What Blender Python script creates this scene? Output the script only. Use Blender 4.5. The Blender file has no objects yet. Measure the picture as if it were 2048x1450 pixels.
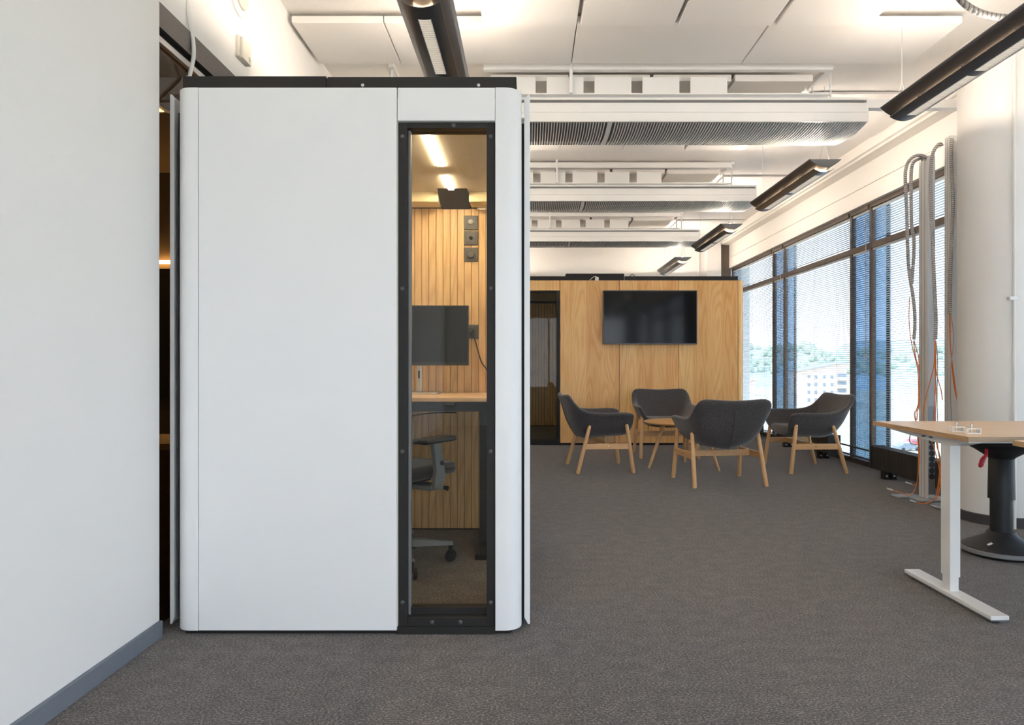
import bpy, bmesh, math, random
from mathutils import Vector
R = math.radians
rng = random.Random(7)
sc = bpy.context.scene
COL = sc.collection

# ------------------------------------------------------------------ camera
F, VX, VY, CH = 1365.0, 1056.0, 728.0, 1.07
cam = bpy.data.cameras.new('camera')
cam.sensor_width = 36.0
cam.lens = 36.0 * F / 2048.0
cam.shift_x = -(VX - 1024.0) / 2048.0
cam.shift_y = (VY - 725.0) / 2048.0
cam.clip_end = 3000
cam_o = bpy.data.objects.new('camera', cam)
cam_o.location = (0, 0, CH)
cam_o.rotation_euler = (R(90), 0, 0)
COL.objects.link(cam_o)
sc.camera = cam_o

def at(px, py, d):
    return Vector(((px - VX) * d / F, d, CH - (py - VY) * d / F))

# ------------------------------------------------------------------ world, sun, portal, exposure
SKY = 1.95
w = bpy.data.worlds.new('sky'); sc.world = w; w.use_nodes = True
nt = w.node_tree; nt.nodes.clear()
wo = nt.nodes.new('ShaderNodeOutputWorld'); bg = nt.nodes.new('ShaderNodeBackground')
tc = nt.nodes.new('ShaderNodeTexCoord'); sp = nt.nodes.new('ShaderNodeSeparateXYZ')
rp = nt.nodes.new('ShaderNodeValToRGB')
rp.color_ramp.elements[0].position = 0.0; rp.color_ramp.elements[0].color = (0.89, 0.945, 1.0, 1)
rp.color_ramp.elements[1].position = 0.75; rp.color_ramp.elements[1].color = (0.50, 0.73, 1.0, 1)
nt.links.new(tc.outputs['Generated'], sp.inputs[0]); nt.links.new(sp.outputs['Z'], rp.inputs['Fac'])
nt.links.new(rp.outputs['Color'], bg.inputs['Color']); bg.inputs['Strength'].default_value = SKY
nt.links.new(bg.outputs[0], wo.inputs['Surface'])

sun = bpy.data.lights.new('sun', 'SUN'); sun.energy = 2.0; sun.angle = R(1.0); sun.color = (1, 0.95, 0.86)
sun_o = bpy.data.objects.new('sun', sun); COL.objects.link(sun_o)
sun_o.rotation_euler = Vector((0.62, 0.30, -0.72)).to_track_quat('-Z', 'Y').to_euler()

por = bpy.data.lights.new('window_portal', 'AREA'); por.shape = 'RECTANGLE'; por.size = 18.4; por.size_y = 2.75
por.cycles.is_portal = True
por_o = bpy.data.objects.new('window_portal', por); COL.objects.link(por_o)
por_o.location = (3.665, 2.8, 1.40)
por_o.rotation_euler = (R(90), 0, R(90))

por2 = bpy.data.lights.new('added_window_portal', 'AREA'); por2.shape = 'RECTANGLE'; por2.size = 4.05; por2.size_y = 2.47
por2.cycles.is_portal = True
por2_o = bpy.data.objects.new('added_window_portal', por2); COL.objects.link(por2_o)
por2_o.location = (1.425, -6.62, 1.485)
por2_o.rotation_euler = (R(90), 0, R(180))

sc.view_settings.view_transform = 'Standard'
sc.view_settings.look = 'None'
sc.view_settings.gamma = 1.0
sc.view_settings.use_curve_mapping = False
sc.view_settings.exposure = 2.0
try:
    sc.cycles.max_bounces = 12
    sc.cycles.diffuse_bounces = 6
    sc.cycles.transparent_max_bounces = 16
    sc.cycles.sample_clamp_indirect = 6.0
except Exception:
    pass

# ------------------------------------------------------------------ materials
def srgb(r, g, b):
    f = lambda c: (c / 255 / 12.92) if c / 255 <= 0.04045 else ((c / 255 + 0.055) / 1.055) ** 2.4
    return (f(r), f(g), f(b), 1)

def new_mat(name):
    m = bpy.data.materials.new(name); m.use_nodes = True
    return m, m.node_tree.nodes['Principled BSDF'], m.node_tree

def mat(name, col, rough=0.5, metal=0.0, bump=0.0, bscale=200.0, var=0.0, spec=0.5, coat=0.0):
    m, b, t = new_mat(name)
    b.inputs['Roughness'].default_value = rough
    b.inputs['Metallic'].default_value = metal
    b.inputs['Specular IOR Level'].default_value = spec
    if coat:
        b.inputs['Coat Weight'].default_value = coat
        b.inputs['Coat Roughness'].default_value = 0.08
    co = t.nodes.new('ShaderNodeTexCoord')
    n = t.nodes.new('ShaderNodeTexNoise'); n.inputs['Scale'].default_value = bscale; n.inputs['Detail'].default_value = 3
    t.links.new(co.outputs['Object'], n.inputs['Vector'])
    mx = t.nodes.new('ShaderNodeMix'); mx.data_type = 'RGBA'
    k = 1 - var
    mx.inputs['A'].default_value = (col[0] * k, col[1] * k, col[2] * k, 1)
    mx.inputs['B'].default_value = (min(1, col[0] * (1 + var)), min(1, col[1] * (1 + var)), min(1, col[2] * (1 + var)), 1)
    t.links.new(n.outputs['Fac'], mx.inputs['Factor'])
    t.links.new(mx.outputs['Result'], b.inputs['Base Color'])
    if bump:
        bp = t.nodes.new('ShaderNodeBump'); bp.inputs['Strength'].default_value = bump; bp.inputs['Distance'].default_value = 0.002
        t.links.new(n.outputs['Fac'], bp.inputs['Height']); t.links.new(bp.outputs['Normal'], b.inputs['Normal'])
    return m

def emit(name, col, s):
    m = bpy.data.materials.new(name); m.use_nodes = True
    t = m.node_tree; t.nodes.clear()
    e = t.nodes.new('ShaderNodeEmission'); o = t.nodes.new('ShaderNodeOutputMaterial')
    e.inputs['Color'].default_value = col; e.inputs['Strength'].default_value = s
    t.links.new(e.outputs[0], o.inputs[0])
    return m

def glass(name, tint, refl=1.5, extra=0.0):
    """thin pane: coloured transmission under a Fresnel reflection"""
    m = bpy.data.materials.new(name); m.use_nodes = True
    t = m.node_tree; t.nodes.clear()
    tr = t.nodes.new('ShaderNodeBsdfTransparent'); tr.inputs['Color'].default_value = tint
    gl = t.nodes.new('ShaderNodeBsdfGlossy'); gl.inputs['Roughness'].default_value = 0.0
    fr = t.nodes.new('ShaderNodeFresnel'); fr.inputs['IOR'].default_value = refl
    mx = t.nodes.new('ShaderNodeMixShader'); o = t.nodes.new('ShaderNodeOutputMaterial')
    a = t.nodes.new('ShaderNodeMath'); a.operation = 'ADD'; a.use_clamp = True; a.inputs[1].default_value = extra
    ge = t.nodes.new('ShaderNodeNewGeometry'); iv = t.nodes.new('ShaderNodeMath'); iv.operation = 'SUBTRACT'; iv.inputs[0].default_value = 1.0
    ml = t.nodes.new('ShaderNodeMath'); ml.operation = 'MULTIPLY'
    t.links.new(fr.outputs[0], a.inputs[0]); t.links.new(ge.outputs['Backfacing'], iv.inputs[1])
    t.links.new(a.outputs[0], ml.inputs[0]); t.links.new(iv.outputs[0], ml.inputs[1])   # one reflection per pane, at its first face
    t.links.new(ml.outputs[0], mx.inputs[0])
    t.links.new(tr.outputs[0], mx.inputs[1]); t.links.new(gl.outputs[0], mx.inputs[2])
    t.links.new(mx.outputs[0], o.inputs[0])
    return m

def carpet(name, c1, c2, c3):
    m, b, t = new_mat(name)
    b.inputs['Roughness'].default_value = 0.95; b.inputs['Specular IOR Level'].default_value = 0.15
    b.inputs['Sheen Weight'].default_value = 0.34; b.inputs['Sheen Roughness'].default_value = 0.38; b.inputs['Sheen Tint'].default_value = (1.0, 0.93, 0.86, 1)
    co = t.nodes.new('ShaderNodeTexCoord')
    mp = t.nodes.new('ShaderNodeMapping'); mp.inputs['Scale'].default_value = (0.8, 1.15, 1.0)
    t.links.new(co.outputs['Object'], mp.inputs[0])
    n1 = t.nodes.new('ShaderNodeTexNoise'); n1.inputs['Scale'].default_value = 150; n1.inputs['Detail'].default_value = 4; n1.inputs['Roughness'].default_value = 0.75
    n2 = t.nodes.new('ShaderNodeTexNoise'); n2.inputs['Scale'].default_value = 14; n2.inputs['Detail'].default_value = 4
    mp2 = t.nodes.new('ShaderNodeMapping'); mp2.inputs['Scale'].default_value = (0.9, 1.2, 1.0)
    t.links.new(co.outputs['Object'], mp2.inputs[0])
    t.links.new(mp.outputs[0], n1.inputs['Vector']); t.links.new(mp2.outputs[0], n2.inputs['Vector'])
    ad = t.nodes.new('ShaderNodeMath'); ad.operation = 'MULTIPLY_ADD'; ad.inputs[1].default_value = 0.12
    sb = t.nodes.new('ShaderNodeMath'); sb.operation = 'SUBTRACT'; sb.inputs[1].default_value = 0.5
    t.links.new(n2.outputs['Fac'], sb.inputs[0]); t.links.new(sb.outputs[0], ad.inputs[0]); t.links.new(n1.outputs['Fac'], ad.inputs[2])
    r = t.nodes.new('ShaderNodeValToRGB')
    e = r.color_ramp.elements
    e[0].position = 0.34; e[0].color = c1
    e[1].position = 0.68; e[1].color = c3
    k = e.new(0.5); k.color = c2
    t.links.new(ad.outputs[0], r.inputs[0]); t.links.new(r.outputs[0], b.inputs['Base Color'])
    bp = t.nodes.new('ShaderNodeBump'); bp.inputs['Strength'].default_value = 0.6; bp.inputs['Distance'].default_value = 0.004
    t.links.new(n1.outputs['Fac'], bp.inputs['Height']); t.links.new(bp.outputs['Normal'], b.inputs['Normal'])
    return m

def wood(name, light, dark, axis='Z', rough=0.42, figure=1.0, plank=0.0, scale=1.0):
    """oak or beech: long fibres along one axis, cathedral figure, optional veneer leaves"""
    m, b, t = new_mat(name)
    b.inputs['Roughness'].default_value = rough
    L = t.links.new
    co = t.nodes.new('ShaderNodeTexCoord'); oi = t.nodes.new('ShaderNodeObjectInfo')
    off = t.nodes.new('ShaderNodeVectorMath'); off.operation = 'SCALE'; off.inputs[0].default_value = (3.1, 7.7, 5.3)
    L(oi.outputs['Random'], off.inputs['Scale'])
    ad = t.nodes.new('ShaderNodeVectorMath'); ad.operation = 'ADD'
    L(co.outputs['Object'], ad.inputs[0]); L(off.outputs[0], ad.inputs[1])
    def mapped(a, l):
        mp = t.nodes.new('ShaderNodeMapping')
        s = [a * scale] * 3; s['XYZ'.index(axis)] = l * scale
        mp.inputs['Scale'].default_value = s
        L(ad.outputs[0], mp.inputs[0]); return mp
    fb = t.nodes.new('ShaderNodeTexNoise'); fb.inputs['Scale'].default_value = 1; fb.inputs['Detail'].default_value = 4
    L(mapped(150, 5).outputs[0], fb.inputs['Vector'])
    cl = t.nodes.new('ShaderNodeTexNoise'); cl.inputs['Scale'].default_value = 1; cl.inputs['Detail'].default_value = 1
    L(mapped(5, 0.55).outputs[0], cl.inputs['Vector'])
    ml = t.nodes.new('ShaderNodeMath'); ml.operation = 'MULTIPLY'; ml.inputs[1].default_value = 44
    L(cl.outputs['Fac'], ml.inputs[0])
    sn = t.nodes.new('ShaderNodeMath'); sn.operation = 'SINE'; L(ml.outputs[0], sn.inputs[0])
    ab = t.nodes.new('ShaderNodeMath'); ab.operation = 'POWER'; ab.inputs[1].default_value = 4
    a2 = t.nodes.new('ShaderNodeMath'); a2.operation = 'ABSOLUTE'; L(sn.outputs[0], a2.inputs[0]); L(a2.outputs[0], ab.inputs[0])
    f1 = t.nodes.new('ShaderNodeMath'); f1.operation = 'MULTIPLY_ADD'; f1.inputs[1].default_value = 0.30 * figure
    L(ab.outputs[0], f1.inputs[0])
    f0 = t.nodes.new('ShaderNodeMath'); f0.operation = 'MULTIPLY'; f0.inputs[1].default_value = 0.65
    L(fb.outputs['Fac'], f0.inputs[0]); L(f0.outputs[0], f1.inputs[2])
    last = f1
    if plank:
        sx = t.nodes.new('ShaderNodeSeparateXYZ'); L(ad.outputs[0], sx.inputs[0])
        dv = t.nodes.new('ShaderNodeMath'); dv.operation = 'DIVIDE'; dv.inputs[1].default_value = plank; L(sx.outputs['X'], dv.inputs[0])
        fl = t.nodes.new('ShaderNodeMath'); fl.operation = 'FLOOR'; L(dv.outputs[0], fl.inputs[0])
        wn = t.nodes.new('ShaderNodeTexWhiteNoise'); wn.noise_dimensions = '1D'; L(fl.outputs[0], wn.inputs['W'])
        pl = t.nodes.new('ShaderNodeMath'); pl.operation = 'MULTIPLY_ADD'; pl.inputs[1].default_value = 0.30
        L(wn.outputs['Value'], pl.inputs[0]); L(f1.outputs[0], pl.inputs[2]); last = pl
    r = t.nodes.new('ShaderNodeValToRGB')
    r.color_ramp.elements[0].position = 0.2; r.color_ramp.elements[0].color = light
    r.color_ramp.elements[1].position = 0.85; r.color_ramp.elements[1].color = dark
    L(last.outputs[0], r.inputs[0]); L(r.outputs[0], b.inputs['Base Color'])
    return m

def felt(name, c1, c2):
    m, b, t = new_mat(name)
    b.inputs['Roughness'].default_value = 0.95; b.inputs['Specular IOR Level'].default_value = 0.2
    b.inputs['Sheen Weight'].default_value = 0.35
    co = t.nodes.new('ShaderNodeTexCoord')
    n = t.nodes.new('ShaderNodeTexNoise'); n.inputs['Scale'].default_value = 260; n.inputs['Detail'].default_value = 3
    t.links.new(co.outputs['Object'], n.inputs['Vector'])
    r = t.nodes.new('ShaderNodeValToRGB')
    r.color_ramp.elements[0].position = 0.38; r.color_ramp.elements[0].color = c1
    r.color_ramp.elements[1].position = 0.66; r.color_ramp.elements[1].color = c2
    t.links.new(n.outputs['Fac'], r.inputs[0]); t.links.new(r.outputs[0], b.inputs['Base Color'])
    bp = t.nodes.new('ShaderNodeBump'); bp.inputs['Strength'].default_value = 0.3; bp.inputs['Distance'].default_value = 0.002
    t.links.new(n.outputs['Fac'], bp.inputs['Height']); t.links.new(bp.outputs['Normal'], b.inputs['Normal'])
    return m

def ribbed(name, c1, c2, scale, axis='Z'):
    """spiral cable sleeve: dark slits at a regular pitch"""
    m, b, t = new_mat(name)
    b.inputs['Roughness'].default_value = 0.5
    co = t.nodes.new('ShaderNodeTexCoord')
    wv = t.nodes.new('ShaderNodeTexWave'); wv.wave_type = 'BANDS'; wv.bands_direction = axis
    wv.inputs['Scale'].default_value = scale; wv.inputs['Distortion'].default_value = 0.6
    t.links.new(co.outputs['Object'], wv.inputs['Vector'])
    r = t.nodes.new('ShaderNodeValToRGB'); r.color_ramp.elements[0].position = 0.06; r.color_ramp.elements[0].color = c2
    r.color_ramp.elements[1].position = 0.22; r.color_ramp.elements[1].color = c1
    t.links.new(wv.outputs['Fac'], r.inputs[0]); t.links.new(r.outputs[0], b.inputs['Base Color'])
    bp = t.nodes.new('ShaderNodeBump'); bp.inputs['Strength'].default_value = 0.6; bp.inputs['Distance'].default_value = 0.003
    t.links.new(wv.outputs['Fac'], bp.inputs['Height']); t.links.new(bp.outputs['Normal'], b.inputs['Normal'])
    return m

M = {}
M['wall'] = mat('painted_wall', (0.84, 0.83, 0.81), 0.75, bump=0.08, bscale=160, var=0.01)
M['slab'] = mat('textured_ceiling', (0.80, 0.775, 0.74), 0.95, bump=0.9, bscale=120, var=0.05)
M['tile'] = mat('ceiling_panel_paint', (0.82, 0.795, 0.765), 0.9, bump=0.12, bscale=300, var=0.02)
M['carpet'] = carpet('carpet', srgb(33, 31, 31), srgb(82, 77, 75), srgb(162, 153, 148))
M['podwhite'] = mat('pod_white', (0.83, 0.835, 0.84), 0.38, bump=0.05, bscale=900, var=0.005)
M['white'] = mat('white_metal', (0.82, 0.82, 0.81), 0.35, var=0.01)
M['whitematte'] = mat('white_matte', (0.82, 0.80, 0.77), 0.7, var=0.02)
M['cream'] = mat('cream_plastic', (0.72, 0.68, 0.60), 0.5, var=0.02)
M['black'] = mat('black_metal', (0.020, 0.018, 0.017), 0.55, var=0.08, bscale=40, spec=0.3)
M['blackp'] = mat('black_plastic', (0.016, 0.016, 0.017), 0.5, var=0.08)
M['darkgrey'] = mat('dark_grey_metal', (0.075, 0.073, 0.075), 0.38, var=0.05, bscale=30)
M['lampshell'] = mat('anthracite_lamp_metal', (0.10, 0.10, 0.108), 0.30, metal=0.35, var=0.05, bscale=20)
M['midgrey'] = mat('mid_grey_metal', (0.20, 0.20, 0.205), 0.45, var=0.04)
M['armgrey'] = mat('grey_chair_plastic', (0.17, 0.19, 0.22), 0.4, var=0.03)
M['coil'] = mat('grille_backing', (0.30, 0.30, 0.31), 0.6, var=0.1)
M['silver'] = mat('brushed_aluminium', (0.62, 0.62, 0.62), 0.35, metal=0.85, var=0.05, bscale=60)
M['polepaint'] = mat('silver_grey_paint', (0.74, 0.73, 0.72), 0.4, metal=0.0, var=0.02)
M['header'] = mat('brushed_grey_header', (0.11, 0.105, 0.10), 0.45, metal=0.4, var=0.15, bscale=90)
M['skirting'] = mat('blue_grey_skirting', (0.165, 0.185, 0.22), 0.55, var=0.06, bscale=30)
M['skirtdark'] = mat('dark_skirting', (0.055, 0.053, 0.055), 0.6, var=0.08)
M['bronze'] = mat('bronze_frame', (0.125, 0.095, 0.075), 0.4, metal=0.3, var=0.08, bscale=30)
M['slatwhite'] = mat('blind_slat', (0.66, 0.70, 0.75), 0.5, var=0.01)
M['rad'] = mat('brown_radiator', (0.052, 0.044, 0.040), 0.45, var=0.1)
M['oak'] = wood('oak_veneer', srgb(254, 210, 138), srgb(228, 162, 88), 'Z', 0.4, 0.75, plank=0.19)
M['oakslat'] = wood('oak_slat', srgb(226, 190, 138), srgb(180, 138, 88), 'Z', 0.5, 0.7)
M['beech'] = wood('beech_leg', srgb(238, 192, 138), srgb(208, 154, 100), 'Z', 0.4, 0.4)
M['beechx'] = wood('beech_rail', srgb(238, 192, 138), srgb(208, 154, 100), 'X', 0.4, 0.4)
M['oakx'] = wood('oak_top', srgb(226, 176, 112), srgb(186, 130, 72), 'X', 0.4, 0.6)
M['deskx'] = wood('desk_top_oak', srgb(226, 194, 158), srgb(196, 160, 122), 'X', 0.38, 0.25)
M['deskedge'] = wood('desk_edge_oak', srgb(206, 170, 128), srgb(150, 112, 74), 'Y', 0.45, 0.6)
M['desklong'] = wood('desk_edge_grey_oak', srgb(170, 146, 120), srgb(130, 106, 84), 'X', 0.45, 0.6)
M['felt'] = felt('charcoal_felt', srgb(52, 50, 51), srgb(102, 97, 97))
M['meshblack'] = felt('black_chair_fabric', srgb(24, 25, 28), srgb(46, 48, 54))
M['screen'] = mat('screen_glass', (0.008, 0.008, 0.009), 0.08, var=0.02, spec=0.16)
M['screenm'] = mat('monitor_glass', (0.008, 0.008, 0.009), 0.3, var=0.02, spec=0.25)
M['red'] = mat('red_rubber', (0.55, 0.012, 0.04), 0.4, var=0.05)
M['brass'] = mat('brass', (0.75, 0.56, 0.25), 0.25, metal=1.0, var=0.03)
M['orange'] = mat('orange_cable', (0.80, 0.20, 0.02), 0.45, var=0.05)
M['cablewhite'] = mat('white_cable', (0.78, 0.77, 0.74), 0.45, var=0.02)
M['cablegrey'] = mat('grey_cable', (0.45, 0.44, 0.42), 0.5, var=0.03)
M['clearplug'] = mat('clear_plug', (0.75, 0.72, 0.66), 0.15, var=0.02)
M['sleeve'] = ribbed('grey_spiral_sleeve', (0.56, 0.53, 0.50, 1), (0.16, 0.10, 0.075, 1), 21)
M['sleeveX'] = ribbed('grey_spiral_sleeve_x', (0.11, 0.11, 0.11, 1), (0.02, 0.02, 0.02, 1), 14, 'X')
M['podglass'] = glass('pod_glass', (0.89, 0.88, 0.84, 1), 1.5, 0.012)
M['doorglass'] = glass('far_pod_glass', (0.86, 0.87, 0.83, 1), 1.28, 0.0)
M['winglass'] = glass('window_glass', (0.63, 0.645, 0.66, 1), 1.45)
M['clearglass'] = glass('clear_window_glass', (0.95, 0.96, 0.97, 1), 1.45)
M['darkglass'] = glass('dark_partition_glass', (0.62, 0.53, 0.42, 1), 1.45)
M['led'] = emit('led_strip', (1.0, 0.83, 0.58, 1), 42.0)
M['tubeup'] = emit('fluorescent_up', (1.0, 0.85, 0.70, 1), 29.0)
M['tubeslot'] = emit('fluorescent_slot', (1.0, 0.68, 0.40, 1), 5.0)
M['louvreback'] = emit('louvre_glow', (1.0, 0.86, 0.70, 1), 0.45)
M['sidefill'] = emit('side_room_fill', (1.0, 0.78, 0.50, 1), 2.2)
M['fillfar'] = emit('far_pod_fill', (1.0, 0.86, 0.62, 1), 9.0)
M['ledroom'] = emit('meeting_room_led', (1.0, 0.66, 0.30, 1), 9.0)
M['pier'] = glass('blue_tinted_glass', (0.36, 0.47, 0.58, 1), 1.5)
M['pierdark'] = mat('facade_pier_joint', (0.03, 0.04, 0.055), 0.6, var=0.05)
M['ground'] = mat('pale_dry_ground', (0.55, 0.50, 0.38), 0.95, var=0.3, bscale=0.08)
M['hill'] = mat('hazed_hill', (0.46, 0.52, 0.50), 0.95, var=0.4, bscale=0.15)  # lightened: distance haze painted into the colour
M['tree'] = mat('hazed_foliage', (0.42, 0.50, 0.40), 0.95, var=0.4, bscale=0.6)  # foliage green paled, haze painted in
M['brick'] = mat('hazed_salmon_render', (0.86, 0.66, 0.57), 0.9, var=0.1, bscale=0.5)  # salmon facade made paler to paint in haze
M['bldwhite'] = mat('pale_render', (0.72, 0.70, 0.68), 0.9, var=0.05, bscale=0.5)
M['bldglass'] = mat('far_window', (0.22, 0.27, 0.33), 0.3, var=0.1)
M['roof'] = mat('far_roof', (0.36, 0.38, 0.42), 0.7, var=0.1)
M['carred'] = mat('red_car_paint', (0.70, 0.05, 0.05), 0.25, var=0.02, coat=0.5)
M['carblue'] = mat('grey_blue_car_paint', (0.22, 0.27, 0.33), 0.25, var=0.02, coat=0.5)
M['tyre'] = mat('tyre', (0.02, 0.02, 0.02), 0.8, var=0.05)
M['sideroom'] = mat('brown_room_wall', (0.16, 0.13, 0.10), 0.8, var=0.05)
M['podlining'] = mat('pod_lining', (0.72, 0.66, 0.54), 0.85, var=0.05)
M['cove'] = mat('pod_cove', (0.80, 0.68, 0.44), 0.7, var=0.02)
M['socket'] = mat('dark_grey_switch', (0.075, 0.068, 0.058), 0.45, var=0.04)

# ------------------------------------------------------------------ mesh builder
class MB:
    def __init__(s): s.v = []; s.f = []; s.m = []; s.cur = 0
    def box(s, x0, x1, y0, y1, z0, z1):
        b = len(s.v)
        s.v += [(x0,y0,z0),(x1,y0,z0),(x1,y1,z0),(x0,y1,z0),(x0,y0,z1),(x1,y0,z1),(x1,y1,z1),(x0,y1,z1)]
        for q in ((0,3,2,1),(4,5,6,7),(0,1,5,4),(1,2,6,5),(2,3,7,6),(3,0,4,7)):
            s.f.append(tuple(b+i for i in q)); s.m.append(s.cur)
        return s
    def prism(s, poly, axis, a, b):
        """poly in the two other axes (in XYZ order), extruded from a to b along axis"""
        n = len(poly); o = len(s.v)
        def P(p, t):
            if axis == 'X': return (t, p[0], p[1])
            if axis == 'Y': return (p[0], t, p[1])
            return (p[0], p[1], t)
        s.v += [P(p, a) for p in poly] + [P(p, b) for p in poly]
        s.f.append(tuple(o+i for i in range(n))); s.f.append(tuple(o+n+i for i in reversed(range(n)))); s.m += [s.cur]*2
        for i in range(n):
            j = (i+1) % n
            s.f.append((o+i, o+n+i, o+n+j, o+j)); s.m.append(s.cur)
        return s
    def lathe(s, prof, c=(0,0,0), n=32, axis='Z'):
        o = len(s.v); k = len(prof)
        for i in range(n):
            a = 2*math.pi*i/n
            for r, h in prof:
                u, v = r*math.cos(a), r*math.sin(a)
                if axis == 'Z': p = (u, v, h)
                elif axis == 'X': p = (h, u, v)
                else: p = (u, h, v)
                s.v.append((c[0]+p[0], c[1]+p[1], c[2]+p[2]))
        for i in range(n):
            j = (i+1) % n
            for t in range(k-1):
                s.f.append((o+i*k+t, o+j*k+t, o+j*k+t+1, o+i*k+t+1)); s.m.append(s.cur)
        if prof[0][0] > 1e-6: s.f.append(tuple(o+i*k for i in range(n))); s.m.append(s.cur)
        if prof[-1][0] > 1e-6: s.f.append(tuple(o+i*k+k-1 for i in reversed(range(n)))); s.m.append(s.cur)
        return s
    def tube(s, pts, rad, n=10, cap=True):
        pts = [Vector(p) for p in pts]; K = len(pts)
        rs = rad if isinstance(rad, (list, tuple)) else [rad]*K
        o = len(s.v); up = None
        for i, p in enumerate(pts):
            d = (pts[min(i+1, K-1)] - pts[max(i-1, 0)]).normalized()
            if up is None:
                up = Vector((0,0,1)) if abs(d.z) < 0.9 else Vector((1,0,0))
            a = d.cross(up)
            if a.length < 1e-4: a = d.cross(Vector((0.3,1,0.2)))
            a.normalize(); b = a.cross(d).normalized(); up = b
            for q in range(n):
                t = 2*math.pi*q/n
                s.v.append(tuple(p + (a*math.cos(t) + b*math.sin(t))*rs[i]))
        for i in range(K-1):
            for q in range(n):
                r = (q+1) % n
                s.f.append((o+i*n+q, o+i*n+r, o+(i+1)*n+r, o+(i+1)*n+q)); s.m.append(s.cur)
        if cap:
            s.f.append(tuple(o+q for q in reversed(range(n)))); s.f.append(tuple(o+(K-1)*n+q for q in range(n))); s.m += [s.cur]*2
        return s
    def build(s, name, material, parent=None, bevel=0.0, smooth=False, seg=2, ang=40, subsurf=0, world=False, kind=None):
        me = bpy.data.meshes.new(name)
        off = Vector((0,0,0))
        if world and parent is not None:
            p = parent
            while p is not None:
                off += p.location; p = p.parent
        me.from_pydata([tuple(Vector(v)-off) for v in s.v], [], s.f)
        mats = material if isinstance(material, (list, tuple)) else [material]
        for m in mats: me.materials.append(m)
        if len(mats) > 1: me.polygons.foreach_set('material_index', s.m)
        bm = bmesh.new(); bm.from_mesh(me)
        bmesh.ops.recalc_face_normals(bm, faces=bm.faces); bm.to_mesh(me); bm.free()
        if smooth or subsurf:
            me.polygons.foreach_set('use_smooth', [True]*len(me.polygons))
            if not subsurf: me.set_sharp_from_angle(angle=R(ang))
        o = bpy.data.objects.new(name, me); COL.objects.link(o)
        if parent is not None: o.parent = parent
        if bevel:
            b = o.modifiers.new('bevel', 'BEVEL'); b.width = bevel; b.segments = seg; b.limit_method = 'ANGLE'; b.angle_limit = R(35)
        if subsurf:
            m = o.modifiers.new('subdivision', 'SUBSURF'); m.levels = subsurf; m.render_levels = subsurf
        if kind: o['kind'] = kind
        return o

def box(*a): return MB().box(*a)
def tag(o, label, cat, group=None):
    o['label'] = label; o['category'] = cat
    if group: o['group'] = group
    return o
def thing(name, label, cat, loc=(0,0,0), rz=0.0, group=None):
    o = bpy.data.objects.new(name, None); o.empty_display_size = 0.1
    o.location = loc; o.rotation_euler = (0,0,rz); COL.objects.link(o)
    return tag(o, label, cat, group)
def struct(o, label=None):
    o['kind'] = 'structure'
    if label: o['label'] = label
    return o
def structroot(name, loc, label=None):
    o = bpy.data.objects.new(name, None); o.empty_display_size = 0.1; o.location = loc; COL.objects.link(o)
    return struct(o, label)
def copy_tree(o, parent=None):
    c = o.copy(); COL.objects.link(c)
    if parent is not None: c.parent = parent
    for ch in list(o.children): copy_tree(ch, c)
    return c
def spline(pts, k=8):
    """Catmull-Rom through pts"""
    P = [Vector(p) for p in pts]; P = [P[0]*2-P[1]] + P + [P[-1]*2-P[-2]]
    out = []
    for i in range(1, len(P)-2):
        for j in range(k):
            t = j/k
            out.append(0.5*((2*P[i]) + (P[i+1]-P[i-1])*t + (2*P[i-1]-5*P[i]+4*P[i+1]-P[i+2])*t*t + (3*P[i]-P[i-1]-3*P[i+1]+P[i+2])*t**3))
    out.append(P[-2]); return out

# ================================================================== STRUCTURE
XL, XW, ZC, YB, YN = -1.5, 3.57, 3.27, 12.0, -6.4
PER = 2.44
struct(box(-4.8, 3.66, YN-0.2, YB+0.2, -0.3, 0.0).build('floor', M['carpet']), 'grey-brown speckled carpet floor')
ceil = struct(box(-4.8, 4.35, YN-0.2, YB+0.2, ZC, ZC+0.35).build('ceiling', M['slab']), 'white rough-textured ceiling slab')
# suspended ceiling panels
pm = box(-0.287, 0.287, -0.81, 0.81, 0, 0.05).build('ceiling_panel', M['tile'], ceil, bevel=0.004)
first = True
for k in range(4):
    for i in range(4):
        o = pm if first else pm.copy()
        if not first: COL.objects.link(o)
        o.location = (-0.29+0.3+0.6*i, 3.39+PER*k, 3.15); first = False
for i, (a, b) in enumerate(((-1.47, -0.902), (-0.895, 0.302), (0.309, 1.503), (1.510, 2.70))):
    box(a, b, 4.24, 4.82, 3.19, 3.235).build('ceiling_panel', M['tile'], ceil, bevel=0.005)
for a, b in ((2.28, 3.30),):
    for k in range(1, 4):
        box(a, b, 4.95+PER*k-2.44+0.55, 6.55+PER*k-2.44, 3.245, 3.262).build('ceiling_panel', M['slab'], ceil)

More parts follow.
